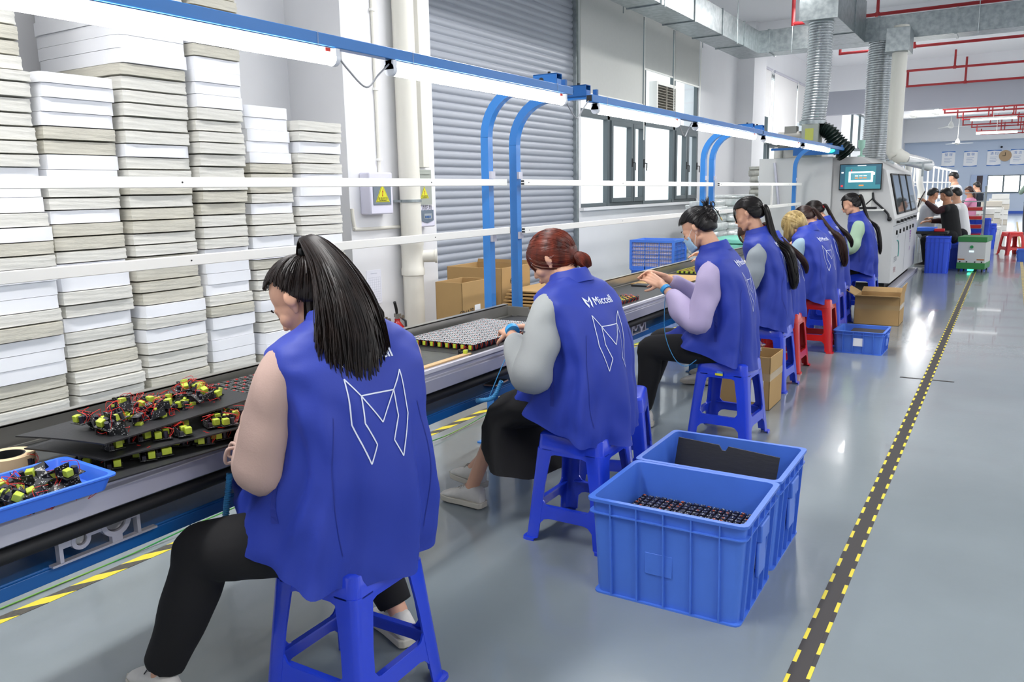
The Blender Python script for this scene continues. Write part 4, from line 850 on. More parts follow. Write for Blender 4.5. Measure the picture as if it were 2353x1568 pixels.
# ------------------------------------------------------------------ stools
m_sb = mat('stool_blue_plastic', '1F3FD0', 0.28, var=0.04, vscale=4, coat=0.3)
m_sr = mat('stool_red_plastic', 'C81E1C', 0.28, var=0.04, vscale=4, coat=0.3)
def stool_proto(m, rname):
    H = 0.47; T = 0.145; Bs = 0.19; t = empty('plastic_stool')
    def half(z): return T+(Bs-T)*(1-z/H)
    # seat
    c = MB(); rings = []
    def sqr(hw, z, ch=0.03, n=4):
        pts = []
        for (sx, sy, a0) in ((1,1,0),(-1,1,90),(-1,-1,180),(1,-1,270)):
            for k in range(n): an = R(a0+90/(n-1)*k); pts.append((sx*(hw-ch)+ch*math.cos(an), sy*(hw-ch)+ch*math.sin(an), z))
        return pts
    c.loft([sqr(half(H-0.075), H-0.075), sqr(half(H-0.012)+0.0, H-0.012), sqr(half(H)-0.008, H-0.002), sqr(half(H)-0.02, H), sqr(0.03, H, 0.02)], caps=False)
    c.loft([sqr(half(H-0.075)-0.006, H-0.075), sqr(half(H-0.03)-0.006, H-0.01), sqr(0.03, H-0.006, 0.02)], caps=False); 
    c.add(sqr(0.03, H, 0.02), [tuple(range(16))]); c.build('seat', m, t, smooth=40)
    lw = 0.062
    for sx in (-1, 1):
        for sy in (-1, 1):
            # L shaped leg, tapering outwards
            c = MB(); th = 0.007
            for (z0, z1) in ((0.0, H-0.07),):
                rings = []
                for z in (z0, 0.012, 0.013, 0.13, 0.25, z1):
                    hw = half(z) + (0.012 if z <= 0.012 else 0); w = lw*(1.0 if z > 0.1 else 0.95)+ (0.012 if z > 0.36 else 0)
                    L = [(hw, hw-w), (hw, hw-0.022), (hw-0.004, hw-0.008), (hw-0.008, hw-0.004), (hw-0.022, hw), (hw-w, hw), (hw-w, hw-th), (hw-0.022, hw-th), (hw-th-0.006, hw-th-0.006), (hw-th, hw-0.022), (hw-th, hw-w)]
                    rings.append([(sx*x, sy*y, z) for x, y in L])
                c.loft(rings)
            c.build('leg', m, t, smooth=40)
    # stretchers: panels between legs with rounded arches
    for k in range(4):
        c = MB(); M = Matrix.Rotation(R(90*k), 4, 'Z'); c.M = M
        def strip(zlo, zhi, arch_lo, arch_hi):
            n = 12; vs = []; fs = []
            def hw_in(z): return half(z)-lw+0.004
            for i in range(n+1):
                u = -1+2*i/n; e = abs(u)
                cu = max(0, (e-0.7)/0.3)**2*0.03
                zl = zlo-(cu if arch_lo else 0); zh = zhi+(cu if arch_hi else 0)
                x_l = u*hw_in(zl); x_h = u*hw_in(zh)
                vs += [(x_l, half(zl)-0.001, zl), (x_h, half(zh)-0.001, zh), (x_h, half(zh)-0.008, zh), (x_l, half(zl)-0.008, zl)]
            for i in range(n):
                a = i*4; b = a+4; fs += [(a, b, b+1, a+1), (a+1, b+1, b+2, a+2), (a+2, b+2, b+3, a+3), (a+3, b+3, b, a)]
            c.add(vs, fs)
        strip(0.105, 0.155, True, True)
        c.box((-half(0.155)+lw-0.02, half(0.155)-0.022, 0.151), (half(0.155)-lw+0.02, half(0.155)-0.002, 0.157))
        c.build('stretcher', m, t, smooth=40)
        c = MB(); c.M = M; strip(H-0.09, H-0.072, True, False); c.build('apron', m, t, smooth=40)
    return t
sp_b = stool_proto(m_sb, 'b'); sp_r = stool_proto(m_sr, 'r')
def stool(proto, x, y, rz, lbl, first=False, grp=None):
    o = proto if first else copy_tree(proto)
    o.location = (x, y, 0); o.rotation_euler = (0, 0, rz); tag(o, lbl, 'stool', grp or 'plastic stools along the conveyor'); return o
ST = [(-1.55, 1.60, 0.02), (-1.472, 2.97, 0.0), (-1.345, 4.64, -0.04), (-1.46, 5.99, -0.04), (-1.51, 6.66, 0), (-1.435, 7.60, 0), (-1.51, 8.45, 0), (-1.56, 9.12, 0), (-1.40, 10.05, 0)]
stool(sp_b, *ST[0], 'large blue plastic stool in the foreground under the ponytailed worker', True)
stool(sp_b, *ST[1], 'blue plastic stool under the red-haired worker beside the crate')
s3 = stool(sp_b, *ST[2], 'blue plastic stool with a yellow sticker under the masked worker')
stool(sp_b, *ST[3], 'blue plastic stool under the worker with grey sleeves')
stool(sp_r, *ST[4], 'red plastic stool nearer the camera, beside the blue one', True)
stool(sp_r, *ST[5], 'red plastic stool farther from the camera, under the blonde worker')
stool(sp_b, *ST[6], 'blue plastic stool just behind the farther red stool')
stool(sp_b, *ST[7], 'blue plastic stool next to last before the machine')
stool(sp_b, *ST[8], 'last blue plastic stool, under the worker with green sleeves')
stool(sp_b, -1.62, 3.62, 0.3, 'blue plastic stool partly hidden behind the red-haired worker')
c = MB(); c.box((-0.03, -0.1602, 0.395), (0.015, -0.159, 0.408), 0); c.box((-0.02, -0.1602, 0.408), (0.015, -0.159, 0.42), 1); c.build('sticker', [mat('sticker_yellow', 'D9D432', 0.5), mat('sticker_blue', '4C7FD8', 0.5)], s3)
KIDS[s3.name] = KIDS.get(s3.name, [])
# ------------------------------------------------------------------ circuit modules
m_pcb = bpy.data.materials.new('printed_board'); m_pcb.use_nodes = True; MATS['printed_board'] = m_pcb
nt = m_pcb.node_tree; b = nt.nodes['Principled BSDF']; tc = nt.nodes.new('ShaderNodeTexCoord'); vo = nt.nodes.new('ShaderNodeTexVoronoi'); vo.inputs['Scale'].default_value = 190
rp = nt.nodes.new('ShaderNodeValToRGB'); rp.color_ramp.interpolation = 'CONSTANT'; rp.color_ramp.elements[0].color = (0.55, 0.55, 0.55, 1); rp.color_ramp.elements[1].position = 0.25; rp.color_ramp.elements[1].color = (0.015, 0.016, 0.018, 1)
nt.links.new(tc.outputs['Object'], vo.inputs['Vector']); nt.links.new(vo.outputs['Distance'], rp.inputs[0]); nt.links.new(rp.outputs[0], b.inputs['Base Color']); b.inputs['Roughness'].default_value = 0.35
m_ty = mat('transformer_yellow', 'B4C43C', 0.4, var=0.08, vscale=60); m_wire = mat('red_wire', 'D3261E', 0.35); m_cap = mat('capacitor_black', '242230', 0.3); m_sol = mat('solder', 'C9CCCE', 0.3, metal=0.7); m_orange = mat('orange_part', 'B5532E', 0.5)
def module_proto(v):
    t = empty('circuit_module'); rr = random.Random(v)
    c = MB(); c.box((-0.025, -0.021, 0), (0.025, 0.021, 0.0016)); c.box((-.025,.0205,.0), (.012,.022,.022)); c.build('circuit_board', m_pcb, t)
    c = MB(); c.box((-0.020, -0.017, 0.003), (-0.002, 0.001, 0.021)); c.build('transformer', m_ty, t, bevel=0.0012, seg=1)
    c = MB(); c.cyl((0.008, -0.009, 0.0016), (0.008, -0.009, 0.02), 0.006, n=12); c.cyl((0.012, 0.008, 0.0016), (0.012, 0.008, 0.014), 0.005, n=10); c.box((-0.019, 0.006, 0.0016), (-0.004, 0.016, 0.012)); c.build('capacitor', m_cap, t, smooth=40)
    for k in range(1 if v == 1 else 2):
        p = [(0.018, -0.01+0.01*k, 0.002), (0.02+rr.uniform(0,.01), -0.004+0.01*k, 0.012+rr.uniform(0, .01)), (0.005+rr.uniform(-.015,.02), 0.004+rr.uniform(-.01,.01), 0.026+rr.uniform(0,.01)), (-0.005+rr.uniform(-.02,.03), 0.02+rr.uniform(-.01,.015), 0.02+rr.uniform(-.01,.012))]
        MB().tube(crom(p, 4), 0.0008, 5).build('wire', m_wire, t, smooth=60)
    return t
def grid_proto():
    t = empty('circuit_module'); c = MB(); c.box((-0.019, -0.017, 0.026), (0.019, 0.017, 0.028)); c.build('circuit_board', m_pcb, t)
    c = MB()
    rr = random.Random(5)
    for i in range(5):
        for j in range(5):
            if rr.random() < 0.8: x, y = -0.015+i*0.0075, -0.013+j*0.0066; c.ell((x, y, 0.0282), (0.0031, 0.0027, 0.0024), nu=6, nv=4)
    c.build('solder_joint', m_sol, t, smooth=60)
    c = MB(); c.box((0.002, -0.002, 0.028), (0.009, 0.004, 0.0305)); c.build('orange_part', m_orange, t)
    c = MB(); c.box((-0.008, -0.0185, 0.004), (0.008, -0.006, 0.024)); c.build('transformer', m_ty, t, bevel=0.001, seg=1)
    c = MB(); c.cyl((0.013, -0.010, 0.002), (0.013, -0.010, 0.026), 0.005, n=8); c.box((-0.017, 0.0, 0.003), (0.016, 0.015, 0.026)); c.build('capacitor', m_cap, t)
    c = MB(); c.tube([(0.012, -0.017, 0.026), (0.015, -0.02, 0.014), (0.012, -0.019, 0.003)], 0.0012, 5); c.tube([(0.018, -0.004, 0.026), (0.022, 0.0, 0.014), (0.019, 0.006, 0.003)], 0.0012, 5); c.build('wire', m_wire, t)
    return t
mp = [module_proto(v) for v in range(3)]; gp = grid_proto()
used = set()
def module(proto, loc, rot, lbl, grp):
    key = proto.name
    o = proto if key not in used else copy_tree(proto)
    used.add(key); o.location = loc; o.rotation_euler = rot; tag(o, lbl, 'circuit module', grp); return o
# grid in front of red-haired worker, on its black sheet
zc = ZT+0.004
g0, g1, g3 = fz(1000, 780, zc), fz(1168, 808, zc), fz(1150, 742, zc)
t = thing('black_sheet', (-2.18, 3.12, ZT), 'black sheet under the tight grid of circuit modules', 'plastic sheet'); MB().box((-0.24, -0.27, 0.0), (0.21, 0.62, 0.004)).build('sheet', m_bsheet, t)
X0, X1, Yg0, Yg1 = -2.395, -2.005, 2.93, 3.60
nx, ny = 9, 16
for i in range(nx):
    for j in range(ny):
        x = X0+(X1-X0)*(i+0.5)/nx; y = Yg0+(Yg1-Yg0)*(j+0.5)/ny
        o = module(gp, (x, y, zc), (0, 0, rnd.uniform(-0.03, 0.03)), 'circuit module in the tight grid, %s from the rear lip, %s from the scratched mat' % (NUMW[i+1], NUMW[j+1]), 'circuit modules in the tight grid')
# dark plastic mat before it, stray module
t = thing('plastic_mat', (-2.14, 2.42, ZT), 'worn dark plastic mat with scratches on the conveyor beside the grid', 'mat'); MB().box((-0.27, -0.43, 0), (0.15, 0.43, 0.003)).build('sheet', mat('scratched_dark_sheet', '4A4C4A', 0.35, col2='3A3C3B', vscale=18), t)
t = thing('wooden_batten', (-1.985, 2.42, ZT+0.004), 'thin plywood batten along the conveyor edge', 'batten'); MB().box((-0.02, -0.45, 0), (0.01, 0.45, 0.006)).build('strip', mat('plywood', 'C9A87C', 0.7), t)
q = fz(1068, 806, ZT+0.02); module(mp[0], (q.x, q.y, ZT+0.0045), (0, 0, 1.8), 'single circuit module lying loose before the tight grid', 'single loose circuit modules')
# grid beyond red-haired worker
t = thing('black_sheet', (-2.18, 4.1, ZT), 'black sheet lying beyond the tight module grid', 'plastic sheet'); MB().box((-0.19, -0.42, 0), (0.21, 0.2, 0.004)).build('sheet', m_bsheet, t)
t = thing('black_sheet', (-2.16, 4.98, ZT), 'black sheet under the yellow-topped modules right of the red-haired worker', 'plastic sheet'); MB().box((-0.21, -0.5, 0), (0.19, 0.5, 0.004)).build('sheet', m_bsheet, t)
def yellow_group(x0, x1, y0, y1, nx, ny, lbl, grp, skip=0.0):
    for i in range(nx):
        for j in range(ny):
            if rnd.random() < skip: continue
            module(mp[rnd.randrange(3)], (x0+(x1-x0)*(i+.5)/nx, y0+(y1-y0)*(j+.5)/ny, zc), (0, 0, rnd.choice([0, 0.05, 1.57])), lbl, grp)
a = fz(1440, 690, zc); b = fz(1490, 712, zc)
yellow_group(-2.15, -2.0, 4.52, 4.85, 4, 6, 'yellow-topped circuit module in the block right of the red-haired worker', 'circuit modules right of the red-haired worker')
def module_bank(x0, x1, y0, y1, nx, ny, lbl, face=False, zb=None):
    t = thing('module_bank', (x0, y0, zb or zc), lbl, 'circuit modules'); B = [MB() for _ in range(4)]; MT = [m_pcb, m_ty, m_cap, m_wire]; NM = ['circuit_boards', 'transformers', 'capacitors', 'wires']
    for i in range(nx):
        for j in range(ny):
            x = (x1-x0)*(i+.5)/nx; y = (y1-y0)*(j+.5)/ny; s = rnd.uniform(-.003, .003); v = rnd.uniform(0, .004)
            if face: B[0].box((x-0.018, y-0.016, 0.026), (x+0.018, y+0.016, 0.028)); B[3].box((x-.002, y-.003, .028), (x+.006, y+.003, .030)); B[1].box((x-0.008, y-0.0165, 0.004), (x+0.008, y-0.006, 0.024)); B[2].box((x-0.016, y-.004, 0), (x+0.015, y+0.014, 0.025)); continue
            B[0].box((x-0.02, y-0.017, 0), (x+0.02, y+0.017, 0.0016)); B[1].box((x-0.019+s, y-0.016, 0.003), (x+0.001+s, y+0.002, 0.019+v)); B[2].box((x+0.004, y-0.014, 0.002), (x+0.016, y+0.0, 0.019)); B[2].box((x-0.017, y+0.006, 0.002), (x+0.012, y+0.015, 0.013))
            B[3].tube([(x+0.015, y, 0.004), (x+0.014+s, y+0.004, 0.022+v), (x-0.004, y+0.010, 0.02)], 0.0013, 4)
    for q, nm, mm in zip(B, NM, MT): tag(q.build(nm, mm, t), None, None, None, 'stuff')
    t['kind'] = 'stuff'
module_bank(-2.36, -2.18, 4.5, 4.9, 4, 9, 'rear block of circuit modules right of the red-haired worker')
t = thing('cardboard_sheet', (-2.2, 6.0, ZT), 'tan cardboard sheet on the belt behind the masked worker hands', 'cardboard'); MB().box((-0.21, -0.35, 0), (0.16, 0.4, 0.006)).build('sheet', m_card, t)
t = thing('black_sheet', (-2.2, 5.58, ZT), 'black folded sheet by the masked worker hands', 'plastic sheet'); MB().box((-0.15, -0.06, 0), (0.18, 0.06, 0.012)).build('sheet', m_bsheet, t)
module_bank(-2.36, -2.16, 6.5, 7.1, 5, 14, 'yellow-topped circuit modules on the belt before the grey-sleeved worker')
# pile on the left: base sheets, stacked sheets with modules between
def sheet(corners, th, lbl):
    cc = sum((V(p) for p in corners), V())/4; t = thing('black_sheet', cc, lbl, 'plastic sheet')
    c = MB(); n = 10; vs = []; P = [V(p)-cc for p in corners]
    for k in (0, 1):
        for i in range(n+1):
            for j in range(n+1):
                u, v = i/n, j/n; p = P[0]*(1-u)*(1-v)+P[1]*u*(1-v)+P[2]*u*v+P[3]*(1-u)*v; p = p+V((0,0,-th*k+0.004*math.sin(3*u+2*v))); vs.append(p)
    N = (n+1)**2; fs = []
    for i in range(n):
        for j in range(n):
            a = i*(n+1)+j; fs.append((a, a+n+1, a+n+2, a+1)); fs.append((N+a, N+a+1, N+a+n+2, N+a+n+1))
    for i in range(n):
        for (a, b) in ((i*(n+1), (i+1)*(n+1)), (i*(n+1)+n, (i+1)*(n+1)+n), (i, i+1), (n*(n+1)+i, n*(n+1)+i+1)): fs.append((a, b, N+b, N+a))
    c.add(vs, fs); c.build('sheet', m_bsheet, t, smooth=40); return P, cc
sheet([fz(110, 1075, ZT+0.006), fz(240, 1110, ZT+0.006), fz(640, 985, ZT+0.006), fz(520, 950, ZT+0.006)], 0.004, 'bottom black sheet of the sheet pile before the ponytailed worker')
A1 = [fz(55, 1030, 0.800), fz(238, 1058, 0.800), fz(610, 965, 0.800), fz(480, 905, 0.800)]
sheet(A1, 0.004, 'middle black sheet of the pile, with modules above and below')
A2 = [fz(35, 1002, 0.842), fz(240, 1021, 0.842), fz(600, 905, 0.842), fz(470, 889, 0.842)]
sheet(A2, 0.004, 'topmost black sheet of the pile, carrying loose modules')
def bil(A, u, v): return A[0]*(1-u)*(1-v)+A[1]*u*(1-v)+A[2]*u*v+A[3]*(1-u)*v
for k in range(60):
    v = rnd.uniform(0.12, 0.9); u = min(0.9, max(0.1, 0.5+rnd.gauss(0, 0.15)-(v-0.5)*0.25)); p = bil(A2, u, v)
    lay = rnd.random() < 0.3
    module(mp[rnd.randrange(3)], (p.x, p.y, p.z+0.006+(0.02 if lay else 0)), (rnd.choice([0,rnd.uniform(-1.4,1.4),1.5,-1.5]) if not lay else rnd.uniform(-.5,.5), rnd.uniform(-0.25, 0.25), rnd.uniform(0, 6.28)) if True else 0, 'circuit module loose on the topmost black sheet', 'circuit modules on the topmost sheet')
for (A, n, lb) in ((A1, 16, 'circuit module sandwiched under the topmost black sheet'), ([p-V((0,0,0.037)) for p in A1], 14, 'circuit module sandwiched under the middle black sheet')):
    for k in range(n):
        e = rnd.random(); v = rnd.uniform(0.05, 0.95); u = 0.93-rnd.random()**2*0.5; p = bil(A, u, v)
        module(mp[rnd.randrange(3)], (p.x, p.y, p.z+0.004), (0, 0, rnd.uniform(-0.4, 0.4)+rnd.choice([1.1, 2.7])), lb, 'circuit modules ' + ('under the topmost sheet' if A is A1 else 'under the middle sheet'))
q = fz(62, 1058, ZT+0.015); module(mp[0], (q.x, q.y, ZT+0.001), (0, 0, 1.0), 'single circuit module standing beside the tape roll', 'single loose circuit modules')
# grid behind the ponytailed worker hand
module_bank(-2.39, -2.13, 1.78, 2.14, 6, 9, 'grid of circuit modules beyond the black sheets by the ponytailed worker', True, ZT+.02)
t = thing('black_sheet', (-2.22, 1.98, ZT), 'black sheet under the modules beyond the ponytailed worker hand', 'plastic sheet'); MB().box((-0.2, -0.3, 0), (0.15, 0.22, 0.018)).build('sheet', m_bsheet, t)
# tape roll
q = fz(5, 1070, ZT); t = thing('tape_roll', (q.x+0.01, q.y+0.01, ZT), 'beige masking tape roll lying at the left edge', 'tape roll')
c = MB(); c.lathe([(0.045, 0), (0.068, 0), (0.068, 0.03), (0.045, 0.03), (0.045, 0)], n=32); c.build('tape', mat('masking_tape', 'E2C49C', 0.7), t, smooth=40)
c = MB(); c.lathe([(0.041, 0), (0.045, 0), (0.045, 0.03), (0.041, 0.03), (0.041, 0)], n=32); c.build('core', m_inkb, t, smooth=40)
# blue tray
T0 = fz(0, 1176, ZT+0.03); T1 = fz(203, 1100, ZT+0.03); T2 = fz(110, 1068, ZT+0.03)
t = thing('plastic_tray', (-1.955, 0.93, ZT+0.004), 'shallow bright blue plastic tray full of circuit modules at the left edge', 'tray', rz=-0.05)
c = MB(); a, b, h = 0.12, 0.17, 0.035
def rr4(a, b, z, r=0.02):
    pts = []
    for (sx, sy, a0) in ((1,1,0),(-1,1,90),(-1,-1,180),(1,-1,270)):
        for k in range(5): an = R(a0+22.5*k); pts.append((sx*(a-r)+r*math.cos(an), sy*(b-r)+r*math.sin(an), z))
    return pts
c.loft([rr4(a-0.012, b-0.012, 0), rr4(a, b, h), rr4(a+0.008, b+0.008, h), rr4(a+0.008, b+0.008, h+0.004), rr4(a-0.004, b-0.004, h+0.004), rr4(a-0.015, b-0.015, 0.004)]); c.build('tray', mat('tray_blue', '3E76E8', 0.35), t, smooth=40)
for k in range(40):
    module(mp[rnd.randrange(3)], (-1.955+rnd.uniform(-0.085, 0.085), 0.93+(-0.13+0.26*(k+.5)/40), ZT+0.016+rnd.choice([0, 0.014, 0.024])), (rnd.uniform(-0.6, 0.6)+rnd.choice([0, 3.14]), rnd.uniform(-0.6, 0.6), rnd.uniform(0, 6.28)), 'circuit module jumbled in the shallow blue tray', 'circuit modules in the blue tray')
# circuit boards in the first crate: rows of solder side panels
t = thing('circuit_assembly', (-0.94, 2.72, 0.235), 'dark populated circuit panel resting inside the nearest blue crate', 'circuit board'); c = MB(); c.box((-0.235, -0.18, 0), (0.235, 0.19, 0.004)); c.build('board', m_pcb, t)
c = MB(); c2 = MB(); c3 = MB(); rr = random.Random(2)
for i in range(18):
    for j in range(14):
        x = -0.225+i*0.0265; y = -0.17+j*0.0265
        c.box((x-0.010, y-0.009, 0.004), (x+0.010, y+0.009, 0.012+rr.uniform(0, 0.003)))
        for k in range(3): c2.ell((x+rr.uniform(-.008,.008), y+rr.uniform(-.007,.007), 0.0145), (0.0025, 0.0025, 0.0022), nu=5, nv=3)
        if rr.random() < 0.3: c3.box((x-0.005, y-0.003, 0.012), (x+0.004, y+0.002, 0.0165))
[tag(o_, None, None, None, 'stuff') for o_ in (c.build('components', m_cap, t), c2.build('solder_joints', m_sol, t), c3.build('orange_parts', m_orange, t))]
t = thing('foam_block', (-0.94, 2.74, 0.012), 'dark filler block hidden under the circuit panel in the crate', 'block'); MB().box((-0.22, -0.17, 0), (0.22, 0.17, 0.222)).build('block', m_black, t)
# ------------------------------------------------------------------ people
m_skin = mat('skin', 'DDA98C', 0.5, var=0.04, vscale=12)
m_skin2 = mat('skin_tan', 'C98F6E', 0.5, var=0.04, vscale=12)
m_vest = mat('vest_blue_cloth', '2138A2', 0.6, var=0.06, vscale=4, bump=0.06, bscale=220)
m_logo = mat('print_white', 'DCE2F2', 0.6)
m_black_cloth = mat('black_cloth', '0E0E11', 0.9)
m_brow = mat('brow_dark', '1E1613', 0.8); m_lip = mat('lip', 'B9655C', 0.5)
def hair_mat(name, c1, c2, rough=0.38):
    m = bpy.data.materials.new(name); m.use_nodes = True; nt = m.node_tree; b = nt.nodes['Principled BSDF']
    tc = nt.nodes.new('ShaderNodeTexCoord'); mp_ = nt.nodes.new('ShaderNodeMapping'); mp_.inputs['Scale'].default_value = (1, 1, 0.25); n = nt.nodes.new('ShaderNodeTexNoise'); n.inputs['Scale'].default_value = 40; r = nt.nodes.new('ShaderNodeValToRGB')
    r.color_ramp.elements[0].position = 0.3; r.color_ramp.elements[1].position = 0.7; r.color_ramp.elements[0].color = (*hexc(c1), 1); r.color_ramp.elements[1].color = (*hexc(c2), 1)
    nt.links.new(tc.outputs['Object'], mp_.inputs[0]); nt.links.new(mp_.outputs[0], n.inputs['Vector']); nt.links.new(n.outputs['Fac'], r.inputs[0]); nt.links.new(r.outputs[0], b.inputs['Base Color']); b.inputs['Roughness'].default_value = rough
    b.inputs['Specular IOR Level'].default_value = 0.35; return m
H_DARK = hair_mat('hair_dark_brown', '110C0B', '261B17'); H_BLACK = hair_mat('hair_black', '0E0C0D', '1E1A1A', 0.3); H_RED = hair_mat('hair_copper', '38150E', '7E3320', 0.36); H_BLOND = hair_mat('hair_blonde', '8A7346', 'C9B27C', 0.4); H_BROWN = hair_mat('hair_brown', '251815', '45302A')

def hand(mb, w, d, palm_n, side, curl=0.8, s=1.0, pinch=0.6):
    """w wrist, d direction of the hand, palm_n palm normal, side: +1 thumb on  d x palm_n side"""
    w, d, n = V(w), V(d).normalized(), V(palm_n).normalized(); n = (n-d*n.dot(d)).normalized(); a = d.cross(n).normalized()*side   # towards thumb
    c = w+d*0.045*s
    for k in (-1.5, -0.5, 0.5, 1.5):
        mb.cap(w+a*k*0.012*s, w+d*0.085*s+a*k*0.019*s, 0.014*s, 0.0115*s, 10)
    lens = [0.9, 1.0, 0.93, 0.75]
    for i, k in enumerate((1.5, 0.5, -0.5, -1.5)):
        p = w+d*0.088*s+a*k*0.019*s; dd = (d+a*k*0.06).normalized(); L = 0.034*lens[i]*s; r = 0.0092*s; ang = curl*(0.6+0.15*i)
        for seg in range(3):
            an = ang*(0.55 if seg == 0 else 1.0); dd = (dd*math.cos(an)+n*math.sin(an)).normalized(); 
            # rotate palm normal too
            q = p+dd*L; mb.cap(p, q, r, r*0.9, 9); p = q; r *= 0.9; L *= 0.78
            n_ = n; 
    p = w+d*0.02*s+a*0.026*s+n*0.006*s; dd = (d*0.6+a*0.75+n*0.35).normalized(); L = 0.038*s; r = 0.0115*s
    for seg in range(3):
        q = p+dd*L; mb.cap(p, q, r, r*0.88, 9); p = q; r *= 0.88; L *= 0.8; dd = (dd+d*0.45*pinch+n*0.35*pinch-a*0.45*pinch).normalized()

def head_mat(C, pitch, yaw, roll=0):
    # local head axes: x right, y forward, z up
    return Matrix.Translation(V(C)) @ Matrix.Rotation(yaw, 4, 'Z') @ Matrix.Rotation(-pitch, 4, 'X') @ Matrix.Rotation(roll, 4, 'Y')
def head_blob(mb, HM, s=1.0):
    old = mb.M; mb.M = old @ HM @ Matrix.Scale(s, 4)
    mb.ell((0, -0.012, 0.035), (0.072, 0.090, 0.080))
    mb.ell((0, 0.022, -0.005), (0.062, 0.068, 0.078))
    mb.ell((0, 0.034, -0.045), (0.050, 0.052, 0.050))
    mb.ell((0, 0.058, -0.088), (0.024, 0.020, 0.018))                 # chin
    for sx in (-1, 1):
        mb.ell((sx*0.036, 0.052, -0.020), (0.026, 0.028, 0.026))      # cheek
        mb.cap((sx*0.050, 0.0, -0.055), (sx*0.022, 0.055, -0.086), 0.017, 0.014, 10)   # jaw
        mb.cap((sx*0.012, 0.080, 0.022), (sx*0.040, 0.068, 0.020), 0.008, 0.007, 8)   # brow ridge
        mb.ell((sx*0.029, 0.068, 0.004), (0.014, 0.012, 0.010))       # eyeball/lid
        # ear
        E = Matrix.Rotation(sx*R(-24), 3, 'Z')
        mb.ell((sx*0.073, -0.008, 0.000), (0.007, 0.017, 0.029), E); mb.ell((sx*0.083, -0.016, 0.008), (0.0055, 0.019, 0.024), E); mb.ell((sx*0.073, -0.002, -0.026), (0.006, 0.009, 0.010), E)
    mb.cap((0, 0.084, 0.008), (0, 0.101, -0.024), 0.0065, 0.0095, 10); mb.ell((0, 0.092, -0.028), (0.014, 0.010, 0.007))
    mb.ell((0, 0.088, -0.050), (0.019, 0.010, 0.006)); mb.ell((0, 0.086, -0.059), (0.017, 0.010, 0.0065)); mb.ell((0,0.078,-0.045),(0.022,0.012,0.014))
    mb.M = old
def face_bits(t, HM, s=1.0, lip=True):
    M = HM @ Matrix.Scale(s, 4); c = MB(); c.M = M
    for sx in (-1, 1):
        c.tube([(sx*0.016, 0.0905, 0.030), (sx*0.030, 0.085, 0.034), (sx*0.046, 0.072, 0.030)], [0.0018, 0.0026, 0.0012], 6)
        c.tube([(sx*0.017, 0.0800, 0.001), (sx*0.028, 0.0815, -0.002), (sx*0.041, 0.073, 0.001)], [0.001, 0.0024, 0.0012], 6)
    c.build('eyebrow_and_lash', m_brow, t, smooth=60)
    if lip:
        c = MB(); c.M = M; c.ell((0, 0.0925, -0.0505), (0.0165, 0.0075, 0.0042), nu=12, nv=8); c.ell((0, 0.0905, -0.0585), (0.015, 0.0075, 0.005), nu=12, nv=8); c.build('lips', m_lip, t, smooth=60)

def hair_r(d, thick):
    # radius of the hair surface in head space direction d (unit), centre (0,-0.012,0.03)
    a, b, c = 0.077, 0.097, 0.086
    if d.z < 0 and d.y < 0.1: c += 0.045*min(1, (0.1-d.y)*2)*min(1, -d.z*3)
    r = 1/math.sqrt((d.x/a)**2+(d.y/b)**2+(d.z/c)**2)
    return r
HCN = V((0, -0.012, 0.032))
def hair_shell(mb, M, thick=0.010, low=-0.10, fringe=0.35, ears=True, side=0.0):
    nu, nv = 48, 30; old = mb.M; mb.M = old @ M; vs = []; fs = []
    for i in range(nv+1):
        th = math.pi*i/nv
        for j in range(nu):
            a = 2*math.pi*j/nu; d = V((math.sin(th)*math.cos(a), math.sin(th)*math.sin(a), math.cos(th)))
            r = hair_r(d, thick)
            # hairline: forehead, temples, ear, nape
            f = d.y     # 1 front, -1 back
            if f > 0.25: line = fringe+0.10*(f-0.25)
            elif f > -0.05: line = fringe-(0.25-f)/0.30*(fringe+side+0.12)
            else: line = -0.34-side-min(1, (-0.05-f)/0.22)*0.46
            k = max(-1, min(1, (d.z-line)/0.10)); 
            off = thick*(0.5+0.5*k)-0.022*(0.5-0.5*k)
            off += 0.0015*noise.noise(d*9)*(k > 0)
            p = HCN+d*(r+off)
            if d.z < -0.3: p += V((0, -0.004, 0.0))
            vs.append(p)
    for i in range(nv):
        for j in range(nu):
            k = (j+1) % nu; fs.append((i*nu+j, (i+1)*nu+j, (i+1)*nu+k, i*nu+k))
    mb.add(vs, fs); mb.M = old
def strand(mb, pts, r=0.0009, n=3):
    L = len(pts); mb.tube(pts, [r*(0.5+0.5*min(1, (L-1-i)/3)) for i in range(L)], n, False)
def comb(mb, M, tie, rnd_, N=260, thick=0.010, fringe=0.35, r=0.0011, zmin=-0.75):
    """strands from the hairline over the skull to the tie direction"""
    td = (V(tie)-HCN).normalized(); old = mb.M; mb.M = old @ M
    for k in range(N):
        a = rnd_.uniform(0, 2*math.pi); z = rnd_.uniform(zmin, 0.9)
        d = V((math.sqrt(1-z*z)*math.cos(a), math.sqrt(1-z*z)*math.sin(a), z))
        f = d.y
        line = (fringe+0.06) if f > 0.25 else (fringe-(0.25-f)/0.30*(fringe+0.10) if f > -0.05 else -0.28-min(1, (-0.05-f)/0.22)*0.44)
        if d.z < line: d.z = line+rnd_.uniform(0, 0.1); d.normalize()
        an = d.angle(td)
        if an < 0.25: continue
        pts = []; m = 9; lift = rnd_.uniform(0.0005, 0.0028)
        for i in range(m+1):
            u = i/m; q = (d*math.sin((1-u)*an)+td*math.sin(u*an))/math.sin(an); q.z += (.42*math.sin(math.pi*u)*max(0, 1-abs(d.z)*1.6) if d.y > -.1 else 0); q.normalize(); rr_ = hair_r(q, thick)+thick+lift*(1-0.3*u)+0.0008*math.sin(u*7+k)
            pts.append(HCN+q*rr_)
        strand(mb, pts, r)
    mb.M = old
